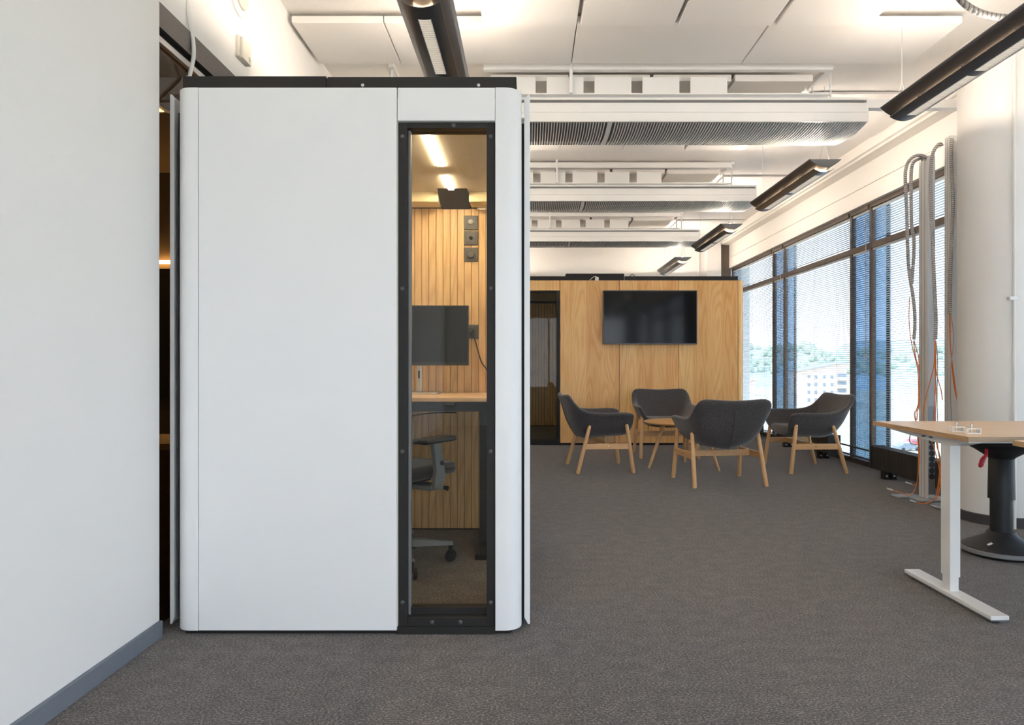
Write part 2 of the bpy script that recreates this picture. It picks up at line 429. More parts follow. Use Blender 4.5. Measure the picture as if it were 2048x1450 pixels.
struct(box(-4.8, 3.9, YB, YB+0.2, 0, ZC).build('wall_back', M['wall']))
wb = MB().box(-4.8, -0.6, YN-0.2, YN, 0, ZC).box(3.45, 3.9, YN-0.2, YN, 0, ZC).box(-0.6, 3.45, YN-0.2, YN, 2.72, ZC).box(-0.6, 3.45, YN-0.2, YN, 0, 0.25)
struct(wb.build('wall_front', M['wall']))
rw = structroot('window_25', (1.4, YN, 0), 'added window wall behind the camera, lighting the white pod front')  # unseen windows added to throw cool light on the pod front
for k in range(4):
    xa = -0.6+4.05*k/3
    box(max(-0.6, xa-0.025), min(3.45, xa+0.025), YN-0.12, YN-0.06, 0.25, 2.72).build('mullion', M['bronze'], rw, world=True)
    if k < 3: box(xa+0.025, xa+1.325, YN-0.095, YN-0.09, 0.25, 2.72).build('pane', M['clearglass'], rw, world=True)
struct(box(-1.60, -1.445, YN, 2.68, 0, ZC).build('wall_left', M['wall'], bevel=0.006), 'white near left wall running past the camera')
struct(box(-1.445, -1.431, YN, 2.676, 0.0, 0.066).build('baseboard_left', M['skirting'], bevel=0.003), 'blue-grey skirting board along the left wall')
struct(box(-1.60, XL, 2.68, YB, 2.528, ZC).build('wall_left_upper', M['wall']))
struct(box(-1.60, XL, 6.0, YB, 0, 2.528).build('wall_left_far', M['wall']))
struct(box(-1.585, -1.48, 2.68, 6.0, 2.426, 2.526).build('trim_1', M['header']), 'brushed grey header over the dark glass partition')
struct(box(-1.57, -1.51, 2.68, 6.0, 2.405, 2.426).build('trim_2', M['black']))
struct(box(-1.535, -1.495, 2.68, 3.05, 2.378, 2.405).build('trim_3', M['silver'], bevel=0.002))
struct(box(-1.535, -1.495, 3.054, 6.0, 2.378, 2.405).build('trim_4', M['silver'], bevel=0.002))
gp = structroot('window_20', (-1.52, 4.3, 0), 'dark tinted glass partition of the side room')
box(-1.524, -1.514, 2.68, 4.30, 0.0, 2.378).build('pane', M['darkglass'], gp, world=True)
box(-1.524, -1.514, 4.31, 6.0, 0.0, 2.378).build('pane', M['darkglass'], gp, world=True)
# side room behind the glass
struct(box(-4.8, -4.6, 2.5, 6.2, 0, ZC).build('wall_side_room', M['sideroom']))
struct(box(-4.6, -1.6, 6.0, 6.15, 0, ZC).build('wall_side_room_back', M['sideroom']))
struct(box(-4.6, -1.6, 2.5, 2.68, 0, ZC).build('wall_side_room_front', M['sideroom']))
struct(box(-4.6, -1.6, 2.68, 6.0, 2.75, 2.85).build('ceiling_side_room', M['sideroom']))
struct(box(-4.4, -1.62, 3.905, 3.99, 0.0, 0.05).build('trim_5', M['deskedge']), 'low timber floor rail seen through the dark glass')

# right wall: valance, soffit, windows
struct(box(3.50, 3.66, YN, YB, 2.735, ZC).build('wall_right', M['wall']), 'white valance wall above the windows')
struct(box(3.485, 3.50, YN, 11.75, 2.91, 2.925).build('trim_6', M['whitematte']))
struct(box(3.36, 3.50, YN, YB, 3.14, ZC).build('trim_7', M['slab']))
struct(box(3.325, 3.36, YN, YB, 3.165, ZC).build('trim_8', M['whitematte']))
mull = [11.90, 9.93, 9.50, 7.53, 7.10, 5.13, 4.70, 2.73, 2.30, 0.33, -0.10, -2.07, -2.5, -4.47, -4.9, -6.4]
for i in range(len(mull)-1):
    y1, y0 = mull[i], mull[i+1]
    wn = structroot('window_%d' % (i+1), (XW, (y0+y1)/2, 0))
    fr = MB()
    fr.box(3.562, 3.61, y0-0.022, y0+0.022, 0.0, 2.735)
    if i == 0: fr.box(3.562, 3.61, y1-0.022, y1+0.022, 0.0, 2.735)
    fr.build('mullion', M['bronze'], wn, world=True)
    box(3.562, 3.61, y0+0.022, y1-0.022, 2.275, 2.335).build('transom', M['bronze'], wn, world=True)
    box(3.545, 3.61, y0+0.022, y1-0.022, 2.69, 2.735).build('head_rail', M['bronze'], wn, world=True)
    box(3.53, 3.61, y0+0.022, y1-0.022, 0.0, 0.05).build('sill', M['bronze'], wn, world=True)
    box(3.603, 3.608, y0+0.022, y1-0.022, 0.05, 2.275).build('pane', M['winglass'], wn, world=True)
    box(3.603, 3.608, y0+0.022, y1-0.022, 2.335, 2.69).build('pane', M['winglass'], wn, world=True)
# corner pillar, far wall trims
struct(box(3.36, 3.53, 11.88, YB, 0, 3.16).build('trim_9', M['bronze']), 'dark brown pillar in the far window corner')
struct(box(3.10, 3.34, 11.80, YB, 0, ZC).build('trim_10', M['wall']))
struct(MB().tube([(2.99, 11.97, 0), (2.99, 11.97, ZC)], 0.02, 10).build('trim_11', M['white'], smooth=True))
# round column
cc = structroot('column_1', (3.26, 4.70, 0), 'round white column beside the windows')
MB().lathe([(0.26, 0.0), (0.26, ZC)], (0,0,0), 64).build('shaft', M['wall'], cc, smooth=True)
MB().lathe([(0.262, 0.0), (0.272, 0.0), (0.272, 0.062), (0.262, 0.066)], (0,0,0), 64).build('skirting', M['skirtdark'], cc, smooth=True)
# facade piers outside
for i, yc in enumerate((12.26, 9.82, 7.38, 4.94, 2.5)):
    p = struct(box(3.69, 3.70, yc-0.425, yc+0.425, 0.0, 2.9).build('window_%d' % (30+i), M['pier']), 'dark blue tinted glass panel outside the window')
    box(3.682, 3.69, yc-0.425, yc-0.365, 0.0, 2.9).build('joint', M['pierdark'], p)

# ================================================================== VENETIAN BLINDS
def blind(y0, y1, label, wand):
    L = (y1-y0) - 0.06
    b = thing('venetian_blind', label, 'blind', (3.584, (y0+y1)/2, 0.05), 0, 'white venetian blinds along the window wall')
    t = R(-9)
    def slatmesh():
        m = MB(); h = 0.0125
        pr = []
        for q in range(5):
            u = -1 + q*0.5
            pr.append((u*h*math.cos(t), u*h*math.sin(t) + 0.0016*(1-u*u)))
        o = []
        for (x, z) in pr: o.append((x, z+0.0004))
        for (x, z) in reversed(pr): o.append((x, z-0.0004))
        m.prism(o, 'Y', -L/2, L/2); return m
    s0 = slatmesh().build('slat', M['slatwhite'], b, smooth=True)
    zs = [0.085 + 0.0228*k for k in range(95)] + [2.362 + 0.0228*k for k in range(13)]
    for k, z in enumerate(zs):
        o = s0 if k == 0 else s0.copy()
        if k: COL.objects.link(o)
        o.location = (0, 0, z-0.05)
    box(-0.014, 0.014, -L/2, L/2, 2.20, 2.222).build('headrail', M['slatwhite'], b)
    box(-0.014, 0.014, -L/2, L/2, 2.612, 2.636).build('headrail', M['slatwhite'], b)
    box(-0.012, 0.012, -L/2, L/2, 0.012, 0.024).build('bottom_rail', M['slatwhite'], b)
    ps = (-0.32*L, 0.0, 0.32*L) if L > 1 else (-0.22*L, 0.22*L)
    for p in ps:
        m = MB()
        for x in (-0.0128, 0.0118):
            m.box(x, x+0.001, p-0.002, p+0.002, 0.02, 2.62)
        m.build('ladder_cord', M['slatwhite'], b)
    if wand:
        yy = -L/2 + wand
        MB().tube([(-0.03, yy, 2.58), (-0.03, yy, 1.05)], 0.0045, 8).build('tilt_wand', M['white'], b, smooth=True)
    return b
blind(9.93, 11.90, 'wide white venetian blind of the window beside the oak pod', 0)
blind(9.50, 9.93, 'narrow white venetian blind with a tilt wand, farther of the two narrow ones', 0.07)
blind(7.53, 9.50, 'wide white venetian blind of the window behind the right armchair', 0)
blind(7.10, 7.53, 'narrow white venetian blind with a tilt wand, nearer of the two narrow ones', 0.05)
blind(4.70, 5.13, 'narrow white venetian blind hidden behind the round column', 0.05)
blind(2.73, 4.70, 'wide white venetian blind on the camera side of the round column', 0)
blind(5.13, 7.10, 'wide white venetian blind of the window above the long brown radiator', 0)

# ================================================================== NEAR WHITE POD
pod = thing('office_pod', 'large white acoustic work booth with a tall slim front window', 'office pod', (-0.71, 2.70, 0))
Y0 = 2.69
B = lambda n, m, mt, **k: m.build(n, M[mt], pod, world=True, **k)
# plan corner helper
def corner(xf, xs, sgn, rad=0.066):
    """flat from xf towards xs then a quarter turn backwards; returns plan polygon"""
    th = 0.014; out = [(xf, Y0)]; inn = [(xf, Y0+th)]
    cx, cy = xs - sgn*rad, Y0+rad
    for q in range(9):
        a = q/8*math.pi/2
        out.append((cx + sgn*rad*math.sin(a), cy - rad*math.cos(a)))
        inn.append((cx + sgn*(rad-th)*math.sin(a), cy - (rad-th)*math.cos(a)))
    return out + list(reversed(inn))
B('front_panel', box(-1.2985, -0.5175, Y0, Y0+0.016, 0.019, 2.160), 'podwhite', bevel=0.002)
B('corner_panel', MB().prism(corner(-1.3005, -1.398, -1), 'Z', 0.019, 2.160), 'podwhite', smooth=True, ang=50)
B('corner_panel', MB().prism(corner(-0.1285, -0.026, 1), 'Z', 0.019, 2.160), 'podwhite', smooth=True, ang=50)
B('header_panel', box(-0.5145, -0.1300, Y0, Y0+0.016, 2.029, 2.160), 'podwhite', bevel=0.003)
# window frame
wf = MB()
wf.box(-0.5145, -0.4785, 2.704, 2.785, 0.03, 2.028).box(-0.1640, -0.1300, 2.704, 2.785, 0.03, 2.028)
wf.box(-0.4785, -0.1640, 2.704, 2.785, 0.03, 0.066).box(-0.4785, -0.1640, 2.704, 2.785, 2.005, 2.028)
fr = B('window_frame', wf, 'darkgrey', bevel=0.0015)
fr.data.materials[0] = M['black']
box(-0.4785, -0.470, 2.735, 2.765, 0.066, 2.005).build('inner_bead', M['midgrey'], fr, world=True)
box(-0.470, -0.164, 2.74, 2.785, 0.066, 0.092).build('inner_bead', M['black'], fr, world=True)
B('window_pane', box(-0.4700, -0.1640, 2.752, 2.760, 0.066, 2.005), 'podglass')
def bolt(x, z):
    m = MB().lathe([(0.0, -0.0045), (0.005, -0.004), (0.0085, -0.0015), (0.0095, 0.002)], (0,0,0), 16, 'Y')
    m.v = [(v[0]+x, v[1]+2.704, v[2]+z) for v in m.v]
    m.build('bolt', M['darkgrey'], fr, world=True, smooth=True)
for py in (273, 577, 903, 1205):
    z = CH-(py-VY)*2.704/F
    bolt(-0.4975, z); bolt(-0.1475, z)
bolt(-0.380, 0.047); bolt(-0.268, 0.047); bolt(-0.295, 2.0165)
# plinth, roof rim
B('plinth', MB().prism([(-1.36, 2.712), (-0.130, 2.712), (-0.130, 2.703), (-0.516, 2.703), (-0.516, 2.712), (-1.36, 2.712), (-1.36, 4.36), (-0.02, 4.36), (-0.02, 2.85), (-0.072, 2.712), (-0.130, 2.712)][5:], 'Z', 0, 0.032), 'black')
B('plinth_strip', box(-0.516, -0.132, 2.700, 2.713, 0.0, 0.030), 'black')
B('roof_rim', box(-1.372, -0.803, 2.712, 2.735, 2.13, 2.214), 'black', bevel=0.0015)
B('roof_rim', box(-0.797, -0.046, 2.712, 2.735, 2.13, 2.211), 'black', bevel=0.0015)
B('roof_rim', box(-1.372, -1.352, 2.735, 4.35, 2.13, 2.212), 'black')
B('roof_rim', box(-0.066, -0.046, 2.735, 4.35, 2.13, 2.212), 'black')
B('roof_rim', box(-1.372, -0.046, 4.33, 4.35, 2.13, 2.212), 'black')
for px in (725, 957):
    m = MB().lathe([(0, -0.004), (0.006, -0.002), (0.007, 0.001)], (0,0,0), 12, 'Y')
    x = (px-VX)*2.71/F
    m.v = [(v[0]+x, v[1]+2.712, v[2]+2.178) for v in m.v]
    B('screw', m, 'silver', smooth=True)
# walls, roof, floor, lining
B('side_wall', box(-1.388, -1.345, 2.757, 4.35, 0.03, 2.15), 'black')
B('side_wall', box(-0.075, -0.036, 2.757, 3.05, 0.03, 2.15), 'black')
B('side_wall', box(-0.075, -0.036, 4.05, 4.35, 0.03, 2.15), 'black')
gd = B('glass_door', MB().box(-0.075, -0.036, 3.05, 3.10, 0.03, 2.06).box(-0.075, -0.036, 4.0, 4.05, 0.03, 2.06).box(-0.075, -0.036, 3.10, 4.0, 0.03, 0.08).box(-0.075, -0.036, 3.05, 4.05, 2.02, 2.15), 'black')
box(-0.058, -0.050, 3.10, 4.0, 0.08, 2.02).build('pane', M['podglass'], gd, world=True)
MB().tube([(-0.020, 3.17, 0.95), (-0.020, 3.17, 1.25)], 0.009, 10).tube([(-0.020, 3.17, 0.97), (-0.05, 3.17, 0.97)], 0.006, 8).tube([(-0.020, 3.17, 1.23), (-0.05, 3.17, 1.23)], 0.006, 8).build('handle', M['blackp'], gd, world=True, smooth=True)
B('back_wall', box(-1.388, -0.036, 4.275, 4.36, 0.03, 2.16), 'black')
B('roof', box(-1.345, -0.075, 2.72, 4.275, 2.125, 2.16), 'black')
B('inner_front_lining', box(-1.345, -0.5145, 2.706, 2.74, 0.03, 2.125), 'podlining')
B('inner_front_lining', box(-0.5145, -0.13, 2.706, 2.785, 2.028, 2.125), 'podlining')
B('inner_front_lining', box(-0.13, -0.075, 2.720, 2.78, 0.03, 2.125), 'podlining')
B('inner_side_lining', box(-1.345, -1.33, 2.74, 4.275, 0.03, 2.125), 'podlining')
B('inner_side_lining', box(-0.09, -0.075, 2.78, 3.05, 0.03, 2.125), 'podlining')
B('inner_side_lining', box(-0.09, -0.075, 4.05, 4.275, 0.03, 2.125), 'podlining')
B('inner_side_lining', box(-0.09, -0.075, 3.05, 4.05, 2.06, 2.125), 'podlining')
B('inner_ceiling', box(-1.33, -0.09, 2.785, 4.275, 2.105, 2.125), 'podlining')
B('inner_floor', box(-1.345, -0.075, 2.72, 4.275, 0.03, 0.034), 'carpet')
sl = None
for k in range(28):
    x = -1.328 + 0.0444*k
    if sl is None:
        sl = box(-0.021, 0.021, 4.258, 4.274, 0.045, 2.04).build('slat', M['oakslat'], pod, world=True, bevel=0.0015)
        base = sl.location.copy()
        sl.location = (x+0.021, 0, 0); o = sl
    else:
        o = sl.copy(); COL.objects.link(o); o.location = (x+0.021, 0, 0)
B('ceiling_cove', box(-1.33, -0.54, 4.10, 4.258, 2.045, 2.105), 'cove', bevel=0.004)
B('ceiling_cove', box(-0.355, -0.09, 4.10, 4.258, 2.045, 2.105), 'cove', bevel=0.004)
B('air_vent', MB().prism([(4.02, 2.105), (4.258, 2.035), (4.258, 2.105)], 'X', -0.535, -0.36), 'black')
B('led_strip', box(-0.470, -0.438, 3.07, 3.56, 2.100, 2.1055), 'led')
B('led_strip', box(-0.470, -0.438, 3.75, 4.09, 2.100, 2.1055), 'led')
# stand-off side panels with mitred ends
def sidepanel(x0, x1, flip, yend=4.30):
    m = MB()
    if not flip: poly = [(x0, 0.040), (x1-0.008, 0.013), (x1, 0.013), (x1, 2.166), (x1-0.008, 2.166), (x0, 2.146)]
    else: poly = [(x1, 0.040), (x0+0.008, 0.013), (x0, 0.013), (x0, 2.166), (x0+0.008, 2.166), (x1, 2.146)]
    m.prism(poly, 'Y', 2.775, 2.790)
    a, b = (x1-0.004, x1) if not flip else (x0, x0+0.004)
    m.box(a, b, 2.790, yend, 0.013, 2.166)
    return m
B('side_panel', sidepanel(-0.0155, 0.008, False, 3.04), 'podwhite', bevel=0.001)
B('side_panel', box(-0.036, 0.008, 4.06, 4.30, 0.013, 2.166), 'podwhite', bevel=0.001)
B('side_panel', box(-0.036, 0.008, 3.04, 4.06, 2.07, 2.166), 'podwhite', bevel=0.001)
B('side_panel', sidepanel(-1.456, -1.438, True), 'podwhite', bevel=0.001)
B('gap_liner', box(-0.036, 0.003, 2.797, 3.03, 0.03, 2.055), 'black')
B('gap_liner', box(-1.434, -1.388, 2.80, 3.2, 0.03, 2.10), 'black')
for z in (0.12, 0.95, 2.02):
    B('panel_bracket', box(-0.036, 0.004, 2.96, 3.00, z, z+0.05), 'midgrey')
    B('panel_bracket', box(-1.452, -1.388, 3.05, 3.09, z, z+0.05), 'midgrey')

# ---- things in the pod
FZ = 0.034
dk = thing('standing_desk', 'oak-topped standing desk with a black frame inside the white pod', 'desk', (-0.70, 3.9, FZ))
box(-1.31, -0.10, 3.57, 4.22, 0.872, 0.893).build('desk_top', M['deskx'], dk, world=True, bevel=0.002)
box(-1.25, -0.14, 3.66, 3.72, 0.815, 0.872).build('cross_beam', M['blackp'], dk, world=True)
box(-0.44, -0.385, 3.575, 3.63, 0.853, 0.872).build('control_box', M['darkgrey'], dk, world=True, bevel=0.003)
for x in (-1.19, -0.245):
    lg = box(x-0.03, x+0.03, 3.86, 3.93, FZ+0.03, 0.872).build('leg', M['blackp'], dk, world=True, bevel=0.003)
    box(x-0.035, x+0.035, 3.60, 4.18, FZ, FZ+0.03).build('foot', M['deskedge'] if x < -1 else M['blackp'], lg, world=True, bevel=0.003)
tag(MB().tube(spline([(-1.2, 3.80, 0.80), (-0.9, 3.82, 0.775), (-0.72, 3.85, 0.77), (-0.55, 3.82, 0.795), (-0.40, 3.80, 0.80)]), 0.004, 6).build('desk_cable', M['blackp'], smooth=True),
    'thin black cable sagging under the desk in the white pod', 'cable')
mo = thing('computer_monitor', 'black widescreen monitor on a silver stand in the white pod', 'monitor', (-0.655, 4.05, 0.893))
box(-0.962, -0.349, 4.00, 4.03, 1.062, 1.414).build('housing', M['blackp'], mo, world=True, bevel=0.004)
box(-0.956, -0.355, 3.9985, 4.0005, 1.080, 1.408).build('screen', M['screenm'], mo, world=True)
st = box(-0.662, -0.630, 4.045, 4.075, 0.905, 1.25).build('stand', M['silver'], mo, world=True, bevel=0.006)
box(-0.651, -0.641, 4.043, 4.047, 0.985, 1.03).build('cable_hole', M['blackp'], st, world=True)
box(-0.76, -0.525, 3.985, 4.17, 0.893, 0.903).build('foot_plate', M['silver'], mo, world=True, bevel=0.004)

# wall controls in pod
def wallplate(px, py, label, kind, name='light_switch', cat='switch'):
    p = at(px, py, 4.258); s = 0.044
    t = thing(name, label, cat, (p.x, 4.258, p.z), 0)
    box(-s, s, -0.010, 0, -s, s).build('plate', M['socket'], t, bevel=0.004)
    box(-0.029, 0.029, -0.013, -0.009, -0.029, 0.029).build('inset', M['socket'], t, bevel=0.002)
    m = MB()
    if kind == 'pir':
        m.lathe([(0.019, -0.012), (0.018, -0.020), (0.012, -0.028), (0.0, -0.031)], (0,0,0.004), 20, 'Y'); m.build('sensor_lens', M['cablegrey'], t, smooth=True)
    elif kind == 'ball':
        m.lathe([(0.011, -0.012), (0.010, -0.024), (0.006, -0.030), (0.0, -0.032)], (0,0,0), 20, 'Y'); m.build('knob', M['blackp'], t, smooth=True)
    elif kind == 'dial':
        m.lathe([(0.024, -0.012), (0.023, -0.026), (0.020, -0.029), (0.0, -0.029)], (0,0,0), 28, 'Y'); m.build('dial', M['socket'], t, smooth=True, ang=30)
    elif kind == 'sock':
        m.lathe([(0.021, -0.013), (0.021, -0.0135), (0.019, -0.006), (0.0, -0.006)], (0,0,0), 24, 'Y'); m.build('socket_well', M['blackp'], t, smooth=True, ang=30)
        MB().lathe([(0.016, -0.005), (0.016, -0.035), (0.008, -0.045), (0.0, -0.045)], (0,0,0), 16, 'Y').build('plug', M['blackp'], t, smooth=True, ang=40)
    return t
wallplate(942, 446, 'square motion sensor with a domed lens, top of three wall plates in the pod', 'pir', 'motion_sensor', 'sensor')
wallplate(942, 476.5, 'square switch with a small round knob, middle of three wall plates', 'ball')
wallplate(942, 509.5, 'square dimmer with a wide round dial, lowest of three wall plates', 'dial')
wallplate(943, 663.5, 'dark wall socket with a plug beside the monitor', 'sock', 'wall_socket', 'socket')
tag(MB().tube(spline([at(943, 664, 4.21), at(950, 680, 4.20), at(962, 722, 4.20), at(974, 741, 4.19), at(985, 780, 4.18)]), 0.004, 6).build('power_cable', M['blackp'], smooth=True),
    'thin black power cable hanging from the pod wall socket', 'cable')

# task chair
def task_chair(loc, rz):
    c = thing('task_chair', 'black office swivel chair with grey armrests on castors in the pod', 'office chair', loc, rz)
    # local forward +x
    m = MB()
    m.box(-0.22, 0.24, -0.24, 0.24, 0.455, 0.525)
    m.build('seat', M['meshblack'], c, bevel=0.03, seg=3, smooth=True)
    box(-0.16, 0.16, -0.13, 0.13, 0.42, 0.455).build('seat_mechanism', M['blackp'], c, bevel=0.01)
    # back
    bm_ = MB(); o = []
    pr = [(-0.25, 0.56), (-0.245, 0.70), (-0.26, 0.85), (-0.30, 1.02), (-0.285, 1.02), (-0.24, 0.85), (-0.222, 0.70), (-0.23, 0.56)]
    bm_.prism(pr, 'Y', -0.21, 0.21); bm_.v = [(v[0], v[1]*(1-0.25*max(0, v[2]-0.7)), v[2]) for v in bm_.v]
    bm_.v = [((v[0], v[2], v[1]) if False else v) for v in bm_.v]
    bm_.build('backrest', M['meshblack'], c, bevel=0.008)
    MB().tube([(-0.10, 0, 0.44), (-0.24, 0, 0.44), (-0.285, 0, 0.50), (-0.28, 0, 0.70)], 0.02, 10).build('back_support', M['blackp'], c, smooth=True)
    for s in (-1, 1):
        ar = MB()
        ar.prism([(-0.02, 0.42), (0.05, 0.40), (0.075, 0.47), (0.03, 0.645), (-0.025, 0.645), (0.0, 0.50)], 'Y', s*0.272-0.014, s*0.272+0.014)
        ar.box(-0.03, 0.06, min(s*0.13, s*0.272), max(s*0.13, s*0.272), 0.405, 0.432)
        a = ar.build('arm_post', M['armgrey'], c, bevel=0.006)
        box(-0.125, 0.125, s*0.272-0.047, s*0.272+0.047, 0.645, 0.672).build('arm_pad', M['blackp'], c, bevel=0.011, seg=3)
        b2 = MB().lathe([(0.012, -0.006), (0.012, 0.0), (0.0, 0.0)], (0.035, s*0.289, 0.54), 14, 'Y').build('button', M['blackp'], a, smooth=True)
    MB().tube([(0.05, -0.1, 0.425), (0.06, -0.26, 0.415), (0.075, -0.30, 0.405)], [0.007, 0.007, 0.013], 8).build('lever', M['blackp'], c, smooth=True)
    MB().lathe([(0.026, 0.42), (0.026, 0.25), (0.036, 0.25), (0.036, 0.10), (0.0, 0.10)], (0,0,0), 20).build('gas_column', M['blackp'], c, smooth=True)
    MB().lathe([(0.0, 0.145), (0.05, 0.14), (0.055, 0.095), (0.0, 0.085)], (0,0,0), 20).build('hub', M['midgrey'], c, smooth=True)
    for k in range(5):
        a = 2*math.pi*k/5 + R(22)
        ca, sa = math.cos(a), math.sin(a)
        lm = MB()
        secs = [(0.03, 0.030, 0.088, 0.135), (0.17, 0.024, 0.088, 0.122), (0.31, 0.017, 0.085, 0.103)]
        ring = []
        for (r, wd, z0, z1) in secs:
            ring.append([(r*ca - q*wd*sa, r*sa + q*wd*ca, z) for (q, z) in ((-1, z0), (1, z0), (0.7, z1), (-0.7, z1))])
        o = len(lm.v)
        for g in ring: lm.v += g
        for i in range(2):
            for q in range(4):
                lm.f.append((o+i*4+q, o+i*4+(q+1)%4, o+i*4+4+(q+1)%4, o+i*4+4+q)); lm.m.append(0)
        lm.f += [(o, o+3, o+2, o+1), (o+8, o+9, o+10, o+11)]; lm.m += [0, 0]
        leg = lm.build('base_arm', M['armgrey'], c, bevel=0.003)
        x, y = 0.298*ca, 0.298*sa
        cm = MB()
        b0 = k*1.3
        dx, dy = math.cos(b0), math.sin(b0)
        for s in (-1, 1):
            cm2 = MB().lathe([(0.0, -0.010), (0.026, -0.009), (0.029, 0.0), (0.026, 0.009), (0.0, 0.010)], (0,0,0), 18, 'Y')
            o = len(cm.v)
            cm.v += [(x + v[0]*dx - (v[1]+s*0.018)*dy, y + v[0]*dy + (v[1]+s*0.018)*dx, 0.029+v[2]) for v in cm2.v]
            cm.f += [tuple(o+i for i in f) for f in cm2.f]; cm.m += [0]*len(cm2.f)
        ca_o = cm.build('castor', M['blackp'], c, smooth=True, ang=50)
        MB().tube([(x, y, 0.035), (x, y, 0.09)], 0.012, 10).build('castor_stem', M['blackp'], ca_o, smooth=True)
    return c
task_chair((-0.70, 3.54, FZ), R(60))

# white ceiling cable above the pod
tag(MB().tube(spline([at(366, -60, 3.0), at(376, 20, 3.0), at(386, 80, 3.0), at(387, 115, 3.0), at(380, 150, 3.0), Vector((-1.50+0.02, 3.0, 2.31)), Vector((-1.30, 3.05, 2.19)), Vector((-1.2, 3.1, 2.168))]), 0.0085, 10).build('ceiling_cable', M['cablewhite'], smooth=True),
    'thick white cable dropping from the ceiling onto the white pod', 'cable')

# thermostat and air valve on the left wall
th = thing('room_sensor', 'cream plastic sensor box on the upper left wall', 'sensor', (-1.5, 3.567, 2.65))
box(-1.5, -1.482, 3.50, 3.635, 2.652, 2.762).build('back_box', M['cream'], th, world=True, bevel=0.004)
fc = box(-1.482, -1.468, 3.51, 3.625, 2.647, 2.757).build('cover', M['cream'], th, world=True, bevel=0.004)
MB().lathe([(0.012, 0), (0.012, 0.004), (0.0, 0.005)], (-1.468, 3.60, 2.675), 14, 'X').build('button', M['cream'], fc, world=True, smooth=True)
av = thing('air_valve', 'round white ventilation valve high on the left wall', 'vent', (-1.5, 3.53, 2.975))
MB().lathe([(0.105, 0.0), (0.105, 0.012), (0.09, 0.022), (0.075, 0.020), (0.07, 0.010)], (0,0,0), 40, 'X').build('rim', M['white'], av, smooth=True)
MB().lathe([(0.070, 0.008), (0.066, 0.026), (0.05, 0.030), (0.0, 0.030)], (0,0,0), 40, 'X').build('disc', M['cream'], av, smooth=True)

# ---- side room behind dark glass
tb = thing('side_table', 'narrow wooden table seen through the dark glass at left', 'table', (-2.1, 3.2, 0))
box(-2.75, -1.575, 3.0, 3.42, 0.69, 0.72).build('table_top', M['deskx'], tb, world=True, bevel=0.002)
for x in (-2.70, -1.70):
    box(x, x+0.045, 3.06, 3.36, 0, 0.69).build('leg', M['deskedge'], tb, world=True, bevel=0.002)
tv2 = thing('wall_screen', 'black screen panel on the side room wall behind dark glass', 'screen', (-3.2, 5.98, 0.5))
box(-4.2, -2.3, 5.93, 5.998, 0.75, 1.9).build('panel', M['blackp'], tv2, world=True, bevel=0.004)
box(-4.17, -2.33, 5.926, 5.931, 0.78, 1.87).build('screen', M['screenm'], tv2, world=True)
cl = thing('added_fill_panel', 'unseen square light panel added to brighten the dark side room', 'ceiling light', (-2.7, 4.2, 2.735))  # unseen panel added to brighten the side room
box(-0.33, 0.33, -0.33, 0.33, 0.0, 0.015).build('frame', M['white'], cl); box(-0.30, 0.30, -0.30, 0.30, -0.003, 0.001).build('diffuser', M['sidefill'], cl)
tag(box(-4.4, -2.1, 5.95, 5.998, 1.95, 1.975).build('led_light_strip', M['ledroom']), 'thin amber light strip glowing in the dark side room', 'light strip')

